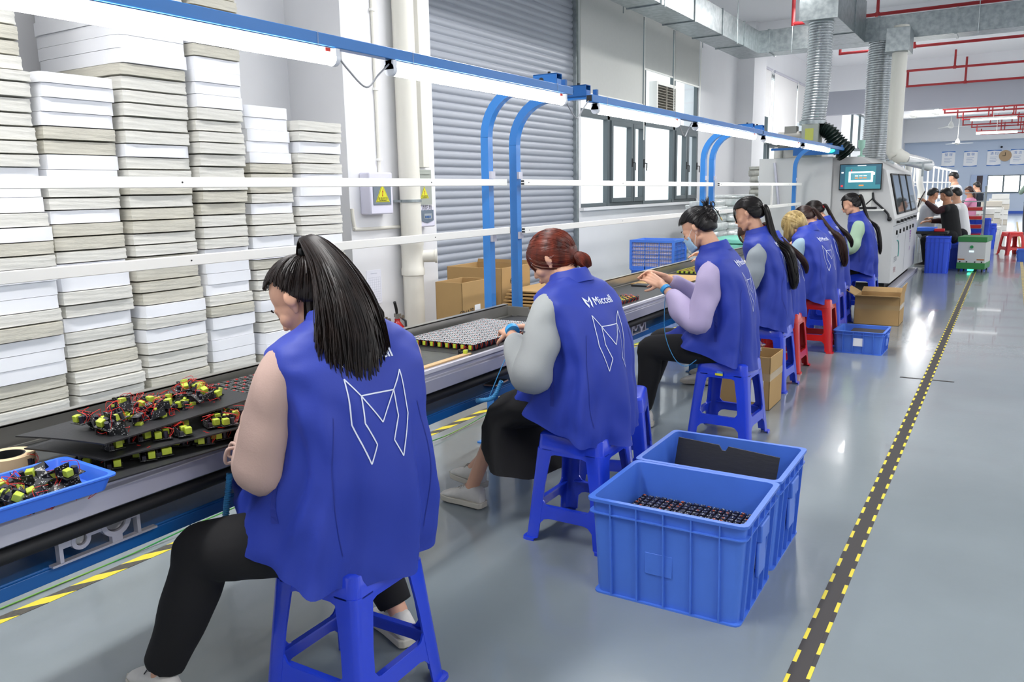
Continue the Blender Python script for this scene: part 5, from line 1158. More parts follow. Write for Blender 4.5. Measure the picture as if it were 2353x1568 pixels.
def lockstrands(mb, path, widths, rnd_, N=160, r=0.0012, flat=0.5, wave=0.004, side=V((1,0,0)), endj=0.03):
    """hair hanging along a path (list of points) with given half widths"""
    P = crom(path, 5); Wd = cromf(widths, 5); L = len(P)
    for k in range(N):
        a = rnd_.uniform(0, 2*math.pi); q = 0.80+0.24*rnd_.random(); ph = rnd_.uniform(0, 6.28); pts = []; Lk = L-int(rnd_.random()*L*endj*4)
        for i in range(max(4, Lk)):
            t = (P[min(i+1, L-1)]-P[max(i-1, 0)]).normalized(); s = (side-t*side.dot(t)).normalized(); n = t.cross(s)
            pts.append(P[i]+s*math.cos(a)*Wd[i]*q+n*math.sin(a)*Wd[i]*q*flat+s*wave*math.sin(i*0.45+ph)*i/L+n*wave*0.6*math.cos(i*0.5+ph)*i/L)
        strand(mb, pts, r)
def lock_core(mb, path, widths, flat=0.5, side=V((1,0,0)), n=22, seed=0):
    P = crom(path, 5); Wd = cromf(widths, 5); L = len(P); rings = []
    for i in range(L):
        t = (P[min(i+1, L-1)]-P[max(i-1, 0)]).normalized(); s = (side-t*side.dot(t)).normalized(); nn = t.cross(s); ring = []
        for j in range(n):
            a = 2*math.pi*j/n; w = Wd[i]*(1+0.14*math.sin(a*5+i*0.12+seed)+0.07*math.sin(a*11+seed))
            ring.append(P[i]+s*math.cos(a)*w+nn*math.sin(a)*w*flat)
        rings.append(ring)
    mb.loft(rings, True)

# vest -----------------------------------------------------------------
def vest_rings(P):
    """P: list of (cx, cy, cz, a, back, front, tilt)"""
    out = []
    k = 7; C = crom([V((p[0], p[1], p[2])) for p in P], k); A = cromf([p[3] for p in P], k); Bk = cromf([p[4] for p in P], k); Fr = cromf([p[5] for p in P], k)
    T = [v.x for v in crom([V((p[6], 0, 0)) for p in P], k)]
    return C, A, Bk, Fr, T
def vest_build(t, P, seed=0, nth=120, vox=None, logo=True, lw=0.0026, folds=1.0, hemz=None, cap=0.0):
    C, A, Bk, Fr, T = vest_rings(P); L = len(C); c = MB(); rings = []
    for i in range(L):
        u = i/(L-1); ring = []
        for j in range(nth):
            a = 2*math.pi*j/nth; ca, sa = math.cos(a), math.sin(a); e = 0.78
            x = math.copysign(abs(ca)**e, ca)*A[i]; y = math.copysign(abs(sa)**e, sa)*(Fr[i] if sa > 0 else Bk[i])
            lowf = max(0, 1-u*1.9); 
            fold = 1.7*folds*(0.010*lowf*(math.sin(a*7+seed+u*3)+0.6*math.sin(a*13+seed*2.3)) + 0.006*(1-u)*noise.noise(V((x*9+seed*5, y*9, u*5))) + 0.004*noise.noise(V((x*16, y*16+seed*3, u*14))))
            # diagonal drag folds
            fold += folds*0.011*math.sin(x*24+u*22+seed)*noise.noise(V((x*5, y*5+seed, u*5)))*min(1, 2*(1-u))
            r = 1+fold/max(0.08, A[i])
            x *= r; y *= r
            zt_ = y*math.tan(T[i])
            ring.append(C[i]+V((x, y, zt_)))
        rings.append(ring)
    c.loft(rings, caps=True); o = c.build('vest', m_vest, t, smooth=75)
    return o, c
LOGO = [[(-.085,.047),(-.05,0),(-.053,-.07),(-.028,-.13),(-.05,-.178),(-.085,-.07),(-.085,.047)], [(.085,.047),(.05,0),(.053,-.07),(.028,-.13),(.05,-.178),(.085,-.07),(.085,.047)], [(-.05,0),(.05,0)], [(-.05,0),(0,-.077),(.05,0)]]
MARK = [[(-.5,.45),(-.05,0.05),(-.05,-.12),(-.28,.1),(-.28,-.12),(-.13,-.35),(-.27,-.62),(-.5,-.15)], [(.5,.45),(.05,0.05),(.05,-.12),(.28,.1),(.28,-.12),(.13,-.35),(.27,-.62),(.5,-.15)]]
def project_logo(t, vm, zc_, scale=1.0, lw=0.0018, xoff=0.0, back=True, only_text=False, ts=1.0):
    bm = bmesh.new(); vs = [bm.verts.new(p) for p in vm.v]; bm.verts.ensure_lookup_table()
    for f in vm.f:
        try: bm.faces.new([vs[i] for i in f])
        except ValueError: pass
    bm.normal_update(); bm.faces.ensure_lookup_table(); tree = BVHTree.FromBMesh(bm); c = MB()
    sg = 1 if back else -1
    def pj(x, z):
        o, n, i, dd = tree.ray_cast(V((x*sg+xoff, -1*sg, z+zc_)), V((0, sg, 0)))
        if o is None: return None
        if n.y*sg > 0: n = -n
        return o+n*0.0025
    def poly_fan(vv, ff):
        pv = [pj(x, z) for x, z in vv]
        for f in ff:
            if all(pv[i] is not None for i in f): c.add([pv[i] for i in f], [tuple(range(len(f)))])
    def seg(p, q, w):
        d = V((q[0]-p[0], q[1]-p[1])); L = d.length; n = max(2, int(L/0.008)); d.normalize(); s = V((-d.y, d.x))*w; vv = []
        for i in range(n+1):
            m = V(p)+d*L*i/n; vv += [(m.x+s.x, m.y+s.y), (m.x-s.x, m.y-s.y)]
        poly_fan(vv, [(2*i, 2*i+1, 2*i+3, 2*i+2) for i in range(n)])
    if not only_text:
        for pl in LOGO:
            for p, q in zip(pl, pl[1:]): seg((p[0]*scale, p[1]*scale), (q[0]*scale, q[1]*scale), lw)
    # word and mark
    vs_, fs_ = text_mesh('Miccell', 0.042*scale*ts); y_ = 0.095*scale if not only_text else 0
    bx = 0.022*scale*ts
    for dx_ in (0, 0.0009, -0.0009): poly_fan([(v.x+bx+dx_, v.y+y_) for v in vs_], fs_)
    for k, pg in enumerate(MARK):
        s = 0.040*scale*ts; tri = [(0,1,2),(0,2,3),(0,3,4),(0,4,7),(4,5,6),(4,6,7)]
        poly_fan([(x*s-0.068*scale*ts, z*s+y_+0.004) for x, z in pg], tri)
    if c.v: c.build('printed_logo', m_logo, t)
    bm.free()
def arm_tube(mb, pts, rs, amp=0.10, nf=14, seed=0, n=22):
    P = crom(pts, 8); Rr = cromf(rs, 8); mb.tube(P, Rr, n, True, noise_amp=amp, nf=nf, seed=seed)
def shoe(t, ank, d, m=None, m_sole=None, s=1.0, pitch=0, name='shoe'):
    """ank = ankle point local, d = direction of toes"""
    m = m or mat('shoe_white', 'D9D6CF', 0.55, var=0.06, vscale=30); ms = m_sole or mat('shoe_sole', 'C4BFB2', 0.6)
    d = V(d).normalized(); M = Matrix.Translation(V(ank)) @ Matrix((V((0,0,1)).cross(d)*-1, d, V((0,0,1)))).transposed().to_4x4() @ Matrix.Rotation(pitch, 4, 'X') @ Matrix.Scale(s, 4)
    c = MB(); c.M = M; rings = []
    for (y, hw, zt_, zc_) in ((-0.065, 0.020, -0.015, 0), (-0.055, 0.032, 0.005, 0), (-0.02, 0.036, 0.020, 0), (0.03, 0.037, 0.008, 0), (0.08, 0.043, -0.018, 0), (0.12, 0.045, -0.034, 0), (0.155, 0.040, -0.045, 0), (0.178, 0.024, -0.056, 0)):
        ring = []
        for j in range(18):
            a = 2*math.pi*j/18; z0 = -0.072; h = (zt_-z0); zz = z0+h*0.5+h*0.5*math.sin(a)*(1 if math.sin(a) > 0 else 1); ring.append((hw*math.copysign(abs(math.cos(a))**0.7, math.cos(a)), y, zz))
        rings.append(ring)
    c.loft(rings); o = c.build(name, m, t, smooth=60)
    c = MB(); c.M = M; rings = []
    for (y, hw) in ((-0.072, 0.022), (-0.06, 0.036), (-0.01, 0.038), (0.05, 0.040), (0.11, 0.048), (0.155, 0.043), (0.185, 0.026)):
        up = 0.010 if y > 0.17 else 0; rings.append([(-hw, y, -0.088+up), (hw, y, -0.088+up), (hw*1.03, y, -0.062), (-hw*1.03, y, -0.062)])
    c.loft(rings); c.build('sole', ms, o, smooth=40, bevel=0.003); 
    c = MB(); c.M = M
    for k in range(5): y = 0.035+k*0.016; z = 0.006-k*0.010; c.tube([(-0.022, y, z-0.004), (0, y+0.003, z+0.006), (0.022, y, z-0.004)], 0.0022, 5)
    c.tube([(0.0, 0.03, 0.012), (0.03, 0.02, 0.016), (0.035, 0.045, -0.01)], 0.002, 5); c.tube([(0.0, 0.03, 0.012), (-0.028, 0.025, 0.018), (-0.03, 0.05, -0.008)], 0.002, 5)
    c.build('laces', m_black if name == 'laced_shoe' else mat('lace_grey', 'B5B2AA', 0.7), o, smooth=60)
    return o
DEF_VEST = [(0,.07,.505,.225,.225,.27,.33), (0,.045,.60,.215,.195,.215,.25), (0,.0,.74,.195,.145,.165,.12), (0,.015,.88,.198,.135,.15,.0), (0,.045,.985,.212,.128,.14,-.06), (0,.07,1.045,.208,.108,.12,-.10), (0,.085,1.085,.165,.092,.10,-.15), (0,.105,1.115,.095,.078,.07,-.25), (0,.112,1.13,.070,.066,.06,-.3)]
def worker(x, y, rz, label, fringe=.34, seated=0.0, lean=0.0, head=(0,.19,1.225), pitch=40, yaw=0, roll=0, sleeve='E4CFC6', larm=None, rarm=None, lwr=None, hair='dark', style='pony', legs='trousers', lfoot=None, rfoot=None, lknee=None, rknee=None, vox=0.006, seed=1, skin=None, sr=1.0, logo=True, dz=0.0, vest=None, collar=True, mask=False, detail=1.0, cuff=0.034, legm=None, shoes=True, logo_x=0.0, scale=1.0, shoem=None, shoename='shoe', lz=0.94, legw=1.0):
    t = empty('person', (x, y, 0), rz, label, 'person', 'workers in blue vests at the conveyor'); t.scale = (scale,)*3
    skin = skin or m_skin; rn = random.Random(seed)
    VP_ = []
    for p in (vest or DEF_VEST):
        k = max(0, (p[2]-0.6)/0.5); VP_.append((p[0], p[1]+lean*k, p[2]+dz*k, *p[3:]))
    N = V((0, .105+lean, 1.10+dz)); C = V(head)+V((0, lean, dz)); HM = head_mat(C, R(pitch), R(yaw), R(roll))
    lsh = V((-.175, .06+lean*.9, 1.01+dz)); rsh = V((.175, .06+lean*.9, 1.01+dz))
    larm = larm or dict(e=(-.25, .13, .77), w=(-.06, .40, .86), d=(.5, .8, 0), n=(.3, 0, -1)); rarm = rarm or dict(e=(.25, .13, .77), w=(.06, .40, .86), d=(-.5, .8, 0), n=(-.3, 0, -1))
    legpts = {}
    lk = V(lknee or (-.13, .44, .50)); rk = V(rknee or (.13, .44, .50)); lf = V(lfoot or (-.14, .42, .095)); rf = V(rfoot or (.14, .42, .095))
    # ---- body: one continuous skin surface
    b = MB(); head_blob(b, HM)
    b.cap(HM @ V((0, -0.02, -0.03)), N+V((0, -0.02, -0.02)), 0.050, 0.056, 16)
    b.cap(N+V((0,-.02,-.03)), (0, .02+lean*.6, .86+dz*.6), .075, .11, 16); b.cap((0, .02+lean*.6, .86+dz*.6), (0, 0.02, .58), .11, .10, 16)
    for s, A, sh in ((-1, larm, lsh), (1, rarm, rsh)):
        e, w = V(A['e']), V(A['w']); e = e+V((0, lean*.6, dz*.6)); w = w+V((0, lean*.5, dz*.5)); A['_e'] = e; A['_w'] = w
        b.cap((s*0.08, sh.y, sh.z-0.01), sh, .05, .045); b.cap(sh, e, .042, .036); b.cap(e, w, .036, .024)
        hand(b, w, A['d'], A['n'], A.get('side', -s), curl=A.get('curl', 0.55))
    for k, f in ((lk, lf), (rk, rf)):
        s = -1 if k.x < 0 else 1; 
        if k is rk: s = 1
        rk_ = .55 if legs == 'skirt' else 1; b.cap((s*.08, .03, .57), k+V((0, 0, .05 if legs == 'skirt' else 0)), .075*rk_, .05*rk_); b.cap(k+V((0, 0, .05 if legs == 'skirt' else 0)), f, .048*(.8 if legs == 'skirt' else 1), .032); b.cap(f, f+V((0,.08,-.05)), .03, .02)
    body = b.build('body', skin, t); remesh(body, vox, 5, 0.5)
    face_bits(t, HM, lip=not mask)
    # ---- sleeves
    ms = mat('sleeve_'+sleeve, sleeve, 0.85, var=0.03, vscale=10, bump=0.12, bscale=180)
    for s, A, sh in ((-1, larm, lsh), (1, rarm, rsh)):
        c = MB(); e, w = A['_e'], A['_w']; we = w+(e-w)*(A.get('cut', 0.14)); u = (e-sh).normalized()
        pts = [sh+V((-s*.06, 0, .01)), sh+u*.02, sh+(e-sh)*.45+V((s*.012,-.01,0)), e+V((s*.008,-.015,-.01)), e+(we-e)*.45+V((s*.01,0,-.012)), e+(we-e)*.88, we]
        arm_tube(c, pts, [.055*sr, .062*sr, .064*sr, .066*sr, .062*sr, .044*sr, cuff], amp=0.26, nf=10, seed=seed+s, n=26); c.build('sleeve', ms, t, smooth=70)
        if A.get('cuffring', True):
            c = MB(); dd = (w-e).normalized(); c.tube([we-dd*.03, we-dd*.015, we+dd*.003], [cuff*1.10, cuff*1.13, cuff*1.05], 20); c.build('cuff', ms, t, smooth=50)
    # ---- vest
    vo_, vm = vest_build(t, VP_, seed=seed*1.7)
    if logo: project_logo(t, vm, lz+dz, xoff=logo_x)
    if collar:
        c = MB(); rings = []; 
        for (rr_, zz, yy) in ((.074, -.02, 0), (.071, .030, .0), (.074, .052, .002), (.081, .048, 0), (.098, .008, -.008), (.104, .000, -.010), (.094, .004, -.004)):
            ring = []
            for j in range(40):
                a = 2*math.pi*j/40; sa = math.sin(a); ring.append(N+V((rr_*1.02*math.cos(a), yy+rr_*.95*sa, zz+.016-0.30*rr_*(sa+1)*0.9+0.004*noise.noise(V((a*2, seed, rr_*50))))))
            rings.append(ring)
        c.loft(rings, caps=False); c.build('collar', m_vest, vo_, smooth=60)
    # pocket welt and hem band on the near side
    bm = bmesh.new(); vs = [bm.verts.new(p) for p in vm.v]
    for f in vm.f: bm.faces.new([vs[i] for i in f])
    tree = BVHTree.FromBMesh(bm); bm.free()
    sm_ = mat('vest_dark_blue_seam', '1A2C8C', 0.65)  # seams and pocket welts in a darker blue than the vest cloth
    for sx in (-1, 1):
        c = MB(); row = []
        for i in range(18):
            z = .52+i*.022
            for w in (-.0012, .0012):
                o_, n_, ix, dd = tree.ray_cast(V((sx*(.135+.02*math.sin(i*.2))+w, -1, z)), V((0, 1, 0)))
                if o_: row.append(o_+V((0, -.0018, 0)))
        if len(row) == 36: c.add(row, [(2*i, 2*i+1, 2*i+3, 2*i+2) for i in range(17)]); c.build('back_seam', sm_, vo_)
    if detail > 0.5:
        for sx in (-1, 1):
            c = MB(); row = []
            for i in range(9):
                z = .60+i*.02
                for w in (-.008, .008):
                    o_, n_, ix, dd = tree.ray_cast(V((sx*1.0, .02+w+i*0.001+z*.02, z)), V((-sx, 0, 0)))
                    if o_: row.append(o_+V((sx*.0018, 0, 0)))
            if len(row) == 18: c.add(row, [(2*i, 2*i+1, 2*i+3, 2*i+2) for i in range(8)]); c.build('pocket_welt', mat('vest_dark_blue_seam', '1B2F9E', 0.6), vo_)
    # ---- legs
    ml = legm or m_black_cloth
    if legs == 'trousers':
        c = MB()
        c.cap((-.06, .03, .56), (.06, .03, .56), .085, .085, 20)
        for s, k, f in ((-1, lk, lf), (1, rk, rf)):
            ff = f+(k-f)*0.06; mid = k+(ff-k)*.5
            c.tube(crom([(s*.07, .06, .545), (V((s*.08, .0, .54))+k)/2+V((0,0,.0)), k+V((0,.012,.0)), k+(ff-k)*.12+V((0,.018,0)), mid, ff], 6), cromf([.105*legw, .092*legw, .078*legw, .074*legw, .068*legw, .052*legw], 6), 22, noise_amp=.09, nf=10, seed=seed+s)
        o = c.build('trousers', ml, t); remesh(o, 0.009, 3)
    else:
        c = MB(); rings = []
        for i, (cy, cz, hw, hh, tl) in enumerate(((-.05, .54, .12, .06, 0), (.03, .555, .165, .075, 0), (.15, .55, .19, .085, .05), (.30, .53, .20, .09, .25), (.40, .48, .21, .10, .8), (.42, .40, .22, .11, 1.2), (.40, .30, .235, .13, 1.3), (.375, .245, .24, .14, 1.3))):
            ring = []
            for j in range(40):
                a = 2*math.pi*j/40; p = V((hw*math.copysign(abs(math.cos(a))**.8, math.cos(a)), 0, hh*math.sin(a))); p *= 1+0.05*math.sin(a*6+i)
                q = Matrix.Rotation(-tl, 3, 'X') @ p; ring.append(V((0, cy, cz))+q)
            rings.append(ring)
        c.loft(rings); c.build('skirt', ml, t, smooth=60)
    if shoes:
        for f, dd, pit in ((lf, (lfoot and (-.15, 1, 0)) or (-.1, 1, 0), 0), (rf, (.1, 1, 0), 0)): shoe(t, f, dd, pitch=pit, m=shoem, name=shoename)
    # ---- hair
    hm = dict(dark=H_DARK, black=H_BLACK, red=H_RED, blond=H_BLOND, brown=H_BROWN)[hair]; c = MB(); K = detail
    side = HM.to_3x3() @ V((1,0,0)); upv = HM.to_3x3() @ V((0,0,1)); bk = HM.to_3x3() @ V((0,-1,0))
    if style == 'pony':          # high pony tail, big and long
        tie = V((0, -0.088, 0.095)); hair_shell(c, HM, .009, fringe=fringe); comb(c, HM, tie, rn, int(520*K), .009, fringe); tw = HM @ tie
        path = [tw, tw+bk*.028+V((0,-.01,.022)), tw+V((0.03,-.10,-.02)), tw+V((.035,-.165,-.11)), tw+V((.03,-.205,-.20)), tw+V((.02,-.225,-.29)), tw+V((.02,-.235,-.37)), tw+V((.025,-.23,-.43))]
        wd = [.018, .032, .056, .082, .100, .104, .082, .03]
        lock_core(c, path, [w*.86 for w in wd], .50); lockstrands(c, path, wd, rn, int(900*K), .0014, .55, wave=.012)
        # hair falling at the nape side
        tie2 = HM @ V((-.02, -.085, .02)); path = [tie2, tie2+V((.0,-.03,-.09)), tie2+V((-.01,-.07,-.19)), tie2+V((.0,-.09,-.27))]; lock_core(c, path, [.03,.045,.05,.02], .5); lockstrands(c, path, [.034,.05,.055,.03], rn, int(200*K), .0012, .5)
        hb = MB(); M3 = HM @ Matrix.Translation(tie+V((0,-.012,.006))); hb.M = M3 @ Matrix.Rotation(R(-50), 4, 'X'); hb.lathe([(.016,-.01),(.023,-.006),(.024,.004),(.016,.01)], n=20); hb.build('hair_tie', m_black, t, smooth=50)
    elif style == 'bun_low':     # smooth hair gathered at nape in small tail
        tie = V((0, -0.105, -0.045)); hair_shell(c, HM, .011, fringe=fringe); comb(c, HM, tie, rn, int(700*K), .0105, fringe, r=.0014); tw = HM @ tie
        path = [tw-bk*.03, tw-bk*.002+V((0,0,-.002)), tw+bk*.012-upv*.03, tw+bk*.012-upv*.065]; lock_core(c, path, [.030,.028,.030,.012], .7); lockstrands(c, path, [.032,.032,.036,.02], rn, int(200*K), .0011, .7)
        hb = MB(); hb.M = HM @ Matrix.Translation(tie+V((0,.01,.006))) @ Matrix.Rotation(R(-80), 4, 'X'); hb.lathe([(.02,-.006),(.027,-.003),(.027,.003),(.02,.006)], n=18); hb.build('hair_tie', m_black, t, smooth=50)
    elif style == 'updo':        # gathered up with loops at the back
        tie = V((0, -0.10, 0.055)); hair_shell(c, HM, .011, fringe=fringe); comb(c, HM, tie, rn, int(600*K), .0105, fringe, r=.0013)
        M4 = HM @ Matrix.Translation(tie); old = c.M; c.M = M4
        c.ell((0, -.005, -.03), (.045, .032, .055)); c.ell((0, -.01, .01), (.03, .028, .03))
        for k in range(26): a_ = rn.uniform(0, 6.28); c.tube([(0,-.01,.02), (.02*math.cos(a_), -.02+.01*math.sin(a_), .045), (.035*math.cos(a_), -.022+.025*math.sin(a_), .062+rn.uniform(0,.02))], [.004,.003,.001], 5)
        for k in range(90):
            a_ = rn.uniform(0, 6.28); zz = rn.uniform(-.08, .02); c.tube([(.046*math.cos(a_+q_*.5)*math.sqrt(max(.05,1-((zz+q_*.01+.03)/.06)**2)), -.005+.034*math.sin(a_+q_*.5)*math.sqrt(max(.05,1-((zz+q_*.01+.03)/.06)**2)), zz+q_*.01) for q_ in range(5)], .0016, 4)
        c.M = old
        hb = MB(); hb.M = M4; 
        for sx in (-1, 1): hb.tube(crom([(0,-.035,.02), (sx*.02,-.05,.04), (sx*.032,-.05,.02), (sx*.012,-.045,.01), (0,-.035,.02)], 5), .003, 6)
        hb.tube(crom([(0,-.036,.02), (.014,-.045,-.02), (.018,-.044,-.065)], 5), .0028, 6); hb.build('hair_bow', m_black, t, smooth=60)
        hb = MB(); hb.M = M4; hb.cyl((.018,-.044,-.065), (.0185,-.044,-.085), .0042, n=8); hb.build('bow_tip', mat('gold_tip', 'C9B27A', .3, metal=.7), t)
    elif style in ('tail_low', 'tail_long', 'tail_high'):
        tie = {'tail_low': V((0,-.105,-.02)), 'tail_long': V((0,-.10,.0)), 'tail_high': V((0,-.102,.05))}[style]
        hair_shell(c, HM, .011, fringe=fringe); comb(c, HM, tie, rn, int(420*K), .0105, fringe, r=.0014); tw = HM @ tie
        Ld = {'tail_low': .30, 'tail_long': .42, 'tail_high': .46}[style]
        path = [tw, tw+bk*.022+V((0,-.012,0)), V((tw.x*.6, min(tw.y-.05, -.02+lean), 1.07+dz)), V((0, -.125+lean*.5, .97+dz)), V((0, -.165, 1.13+dz-Ld*.8)), V((0, -.17, 1.13+dz-Ld))]; wd = [.014,.022,.030,.034,.032,.010]
        if style == 'tail_long': wd = [.018,.030,.044,.056,.052,.026]
        lock_core(c, path, [w*.72 for w in wd], .5); lockstrands(c, path, wd, rn, int(520*K), .0013, .6, wave=.010, endj=.07)
        tm = mat('hair_tie_red', 'A3262A', .5) if style == 'tail_low' else mat('hair_tie_orange', 'C98A3A', .5)
        hb = MB(); hb.M = HM @ Matrix.Translation(tie+V((0,-.01,0))) @ Matrix.Rotation(R(-80), 4, 'X'); hb.lathe([(.014,-.008),(.021,-.004),(.021,.004),(.014,.008)], n=18); hb.build('hair_tie', tm, t, smooth=50)
        for s in (-1, 1):    # loose fringe at the temple
            p0 = HM @ V((s*.05, .062, .075)); p1 = HM @ V((s*.062, .078, .03)); p2 = HM @ V((s*.058, .082, -.03)); lockstrands(c, [p0, p1, p2], [.012,.010,.004], rn, int(60*K), .0009, .6)
    elif style == 'loose':       # hair hanging freely all around
        hair_shell(c, HM, .016, fringe=fringe, side=.3); comb(c, HM, V((0, -.06, -.09)), rn, int(500*K), .0155, .3, r=.0016, zmin=-.3)
        for k in range(9):
            a = R(20+k*40/1.0*0.0+ k*17.5+0) ; ang = R(-70-k*27.5+110) 
        for k in range(13):
            a = R(180+ (k-6)*19); d = V((math.sin(a-math.pi)*.075, -abs(math.cos(a-math.pi))*.085+.01, .0)); p0 = HM @ (d+V((0,0,.04))); out = (HM.to_3x3() @ d); out.z = 0
            path = [p0, p0+out*.18+V((0,0,-.07)), p0+out*.20+V((0,0,-.14)), p0+out*.05+V((0,0,-.20))]; lock_core(c, path, [.028,.03,.026,.008], .6, seed=k); lockstrands(c, path, [.03,.033,.03,.012], rn, int(60*K), .0014, .6)
    c.build('hair', hm, t, smooth=70)
    if mask:
        c = MB(); c.M = HM; rings = []
        for i in range(9):
            u = i/8; z = -.018-.085*u; ring = []
            for j in range(15):
                v = -1+2*j/14; yy = .108-.055*abs(v)**1.8-.02*max(0, u-.55)-.006*abs(math.sin(u*9)); ring.append((v*.068*(1-.25*max(0, u-.6)), yy*1.0+(.004*math.cos(v*3)), z))
            rings.append(ring)
        c.loft(rings, caps=False, closed=False); o = c.build('face_mask', mat('mask_blue', 'A9CBE4', .75, var=.03), t, smooth=70); sm = o.modifiers.new('s', 'SOLIDIFY'); sm.thickness = .0015
        c = MB(); c.M = HM
        for s in (-1, 1): c.tube(crom([(s*.066, .052, -.022), (s*.074, .02, .0), (s*.080, -.012, .016)], 5), .0016, 6); c.tube(crom([(s*.060, .050, -.09), (s*.070, .02, -.05), (s*.080, -.014, -.012)], 5), .0016, 6)
        c.build('ear_loop', m_white, o, smooth=60)
    return t, HM, tree
# ------------------------------------------------------------------ the nine workers
P = ST
sneaker = mat('sneaker_white', 'D8D5CE', 0.5, var=0.08, vscale=25)
def loc(px, py, z, x, y, rz):
    return Matrix.Rotation(-rz, 3, 'Z') @ (fz(px, py, z)-V((x, y, 0)))
b1 = (P[0][0]+.05, P[0][1]+.02, R(72))
V1 = [(-.035,.10,.50,.248,.235,.36,.33), (-.01,.06,.61,.235,.20,.27,.27)] + DEF_VEST[2:]
V1 = [(p[0], p[1], p[2], p[3]*1.04, *p[4:]) for p in V1]
lf1 = loc(372, 1548, .095, *b1); lk1 = loc(478, 1270, .46, *b1)
W1 = worker(b1[0], b1[1], b1[2], 'person with a long dark ponytail and pink fuzzy sleeves, seated nearest the camera', hair='dark', style='pony', sleeve='BCA095', seed=3, head=(-.045,.205,1.165), pitch=40, yaw=34,
  larm=dict(e=(-.235,.13,.735), w=(-.10,.46,.81), d=(.3,.9,.05), n=(.6,0,-1)), rarm=dict(e=(.20,.18,.76), w=(.06,.44,.84), d=(-.5,.8,0), n=(-.3,0,-1)), lean=.0, sr=1.1, vox=.0045, lfoot=tuple(lf1), rfoot=(.22,.20,.095), lknee=tuple(lk1), rknee=(.16,.44,.50), detail=1.0, shoename='laced_shoe', logo_x=.0, vest=V1, legw=1.12, fringe=.66)
o = MB(); q_ = V((-.255,.23,.765)); o.tube(crom([q_, q_+V((-.03,.01,-.0)), q_+V((-.035,.02,-.04)), q_+V((-.01,.01,-.035)), q_], 5), .005, 7); o.tube(crom([q_, q_+V((-.01,.03,.01)), q_+V((-.015,.045,-.03)), q_+V((-.0,.02,-.03)), q_], 5), .005, 7); o.build('drawstring_bow', MATS['sleeve_BCA095'], W1[0], smooth=60)
W2 = worker(P[1][0]+.03, P[1][1]+.01, R(76), 'person with copper-red hair and pale grey sleeves, second from the camera', hair='red', style='bun_low', sleeve='A6AAAA', seed=7, head=(0,.20,1.19), pitch=32, yaw=26, sr=1.18,
  larm=dict(e=(-.25,.10,.745), w=(-.10,.37,.86), d=(.5,.8,.05), n=(.6,0,-1), cut=.2), lean=.02, vox=.0045, legs='skirt', lfoot=(-.16,.60,.095), rfoot=(-.05,.70,.14), lknee=(-.12,.42,.45), rknee=(.12,.42,.46), shoem=sneaker, dz=-.02, fringe=.45)
W3 = worker(P[2][0], P[2][1], R(92), 'person wearing a pale blue face mask and lilac sleeves, hair up in a bow', hair='black', style='updo', sleeve='B3A6C8', seed=12, head=(0,.20,1.225), pitch=32, yaw=-2, sr=1.15, mask=True,
  larm=dict(e=(-.235,.13,.72), w=(-.07,.40,.90), d=(.3,.85,.35), n=(.7,.1,-.5), cut=.28), rarm=dict(e=(.22,.16,.76), w=(.05,.42,.93), d=(-.35,.85,.2), n=(-.7,.1,-.6)), lean=.01, vox=.0045, lfoot=(-.05,.52,.095), rfoot=(.12,.60,.095), lknee=(-.13,.42,.52), rknee=(.13,.44,.52), shoem=sneaker)
W4 = worker(P[3][0], P[3][1], R(96), 'person with a dark low ponytail and grey satin sleeves, next beyond the masked one', hair='black', style='tail_long', sleeve='8A9298', seed=17, head=(0,.17,1.245), pitch=22, yaw=-4, sr=1.05,
  larm=dict(e=(-.24,.12,.80), w=(-.06,.42,.93), d=(.3,.9,.1), n=(.6,0,-1)), rarm=dict(e=(.22,.16,.80), w=(.1,.46,.95), d=(-.2,.9,.1), n=(-.4,0,-1)), vox=.006, dz=.02)
W5 = worker(P[4][0], P[4][1], R(88), 'person with brown hair in a messy ponytail bending low, on the nearer red stool', hair='brown', style='tail_low', sleeve='D8D3C8', seed=21, head=(0,.24,1.13), pitch=50, yaw=0, lean=.03, vox=.008, dz=-.05, detail=.6)
W6 = worker(P[5][0], P[5][1], R(74), 'person with blonde hair hanging loose and pale blue sleeves, on the farther red stool', hair='blond', style='loose', sleeve='93ACBC', seed=25, head=(0,.22,1.15), pitch=48, yaw=0, lean=.02, vox=.008, dz=-.04, detail=.8)
W7 = worker(P[6][0], P[6][1], R(84), 'person with long straight dark hair down the back and dark red sleeves', hair='brown', style='tail_long', sleeve='5A1E26', seed=29, head=(0,.22,1.17), pitch=45, yaw=0, lean=.02, vox=.009, dz=-.03, detail=.8)
W8 = worker(P[7][0], P[7][1], R(84), 'person with dark hair tied by a red band, second from the machine', hair='dark', style='tail_low', sleeve='3A3F55', seed=33, head=(0,.21,1.19), pitch=45, yaw=0, lean=.02, vox=.009, dz=-.01, detail=.6)
W9 = worker(P[8][0], P[8][1], R(96), 'person with a long high ponytail and pale green sleeves, nearest the machine', hair='black', style='tail_high', sleeve='A5C2A6', seed=37, head=(0,.17,1.235), pitch=20, yaw=0, sr=1.12, vox=.008, dz=.01, detail=.7)
def lp(wk, p): t = wk[0]; return Matrix.Translation(t.location) @ Matrix.Rotation(t.rotation_euler.z, 4, 'Z') @ V(p)
m_cord = mat('cord_blue', '3F8FC4', 0.4)
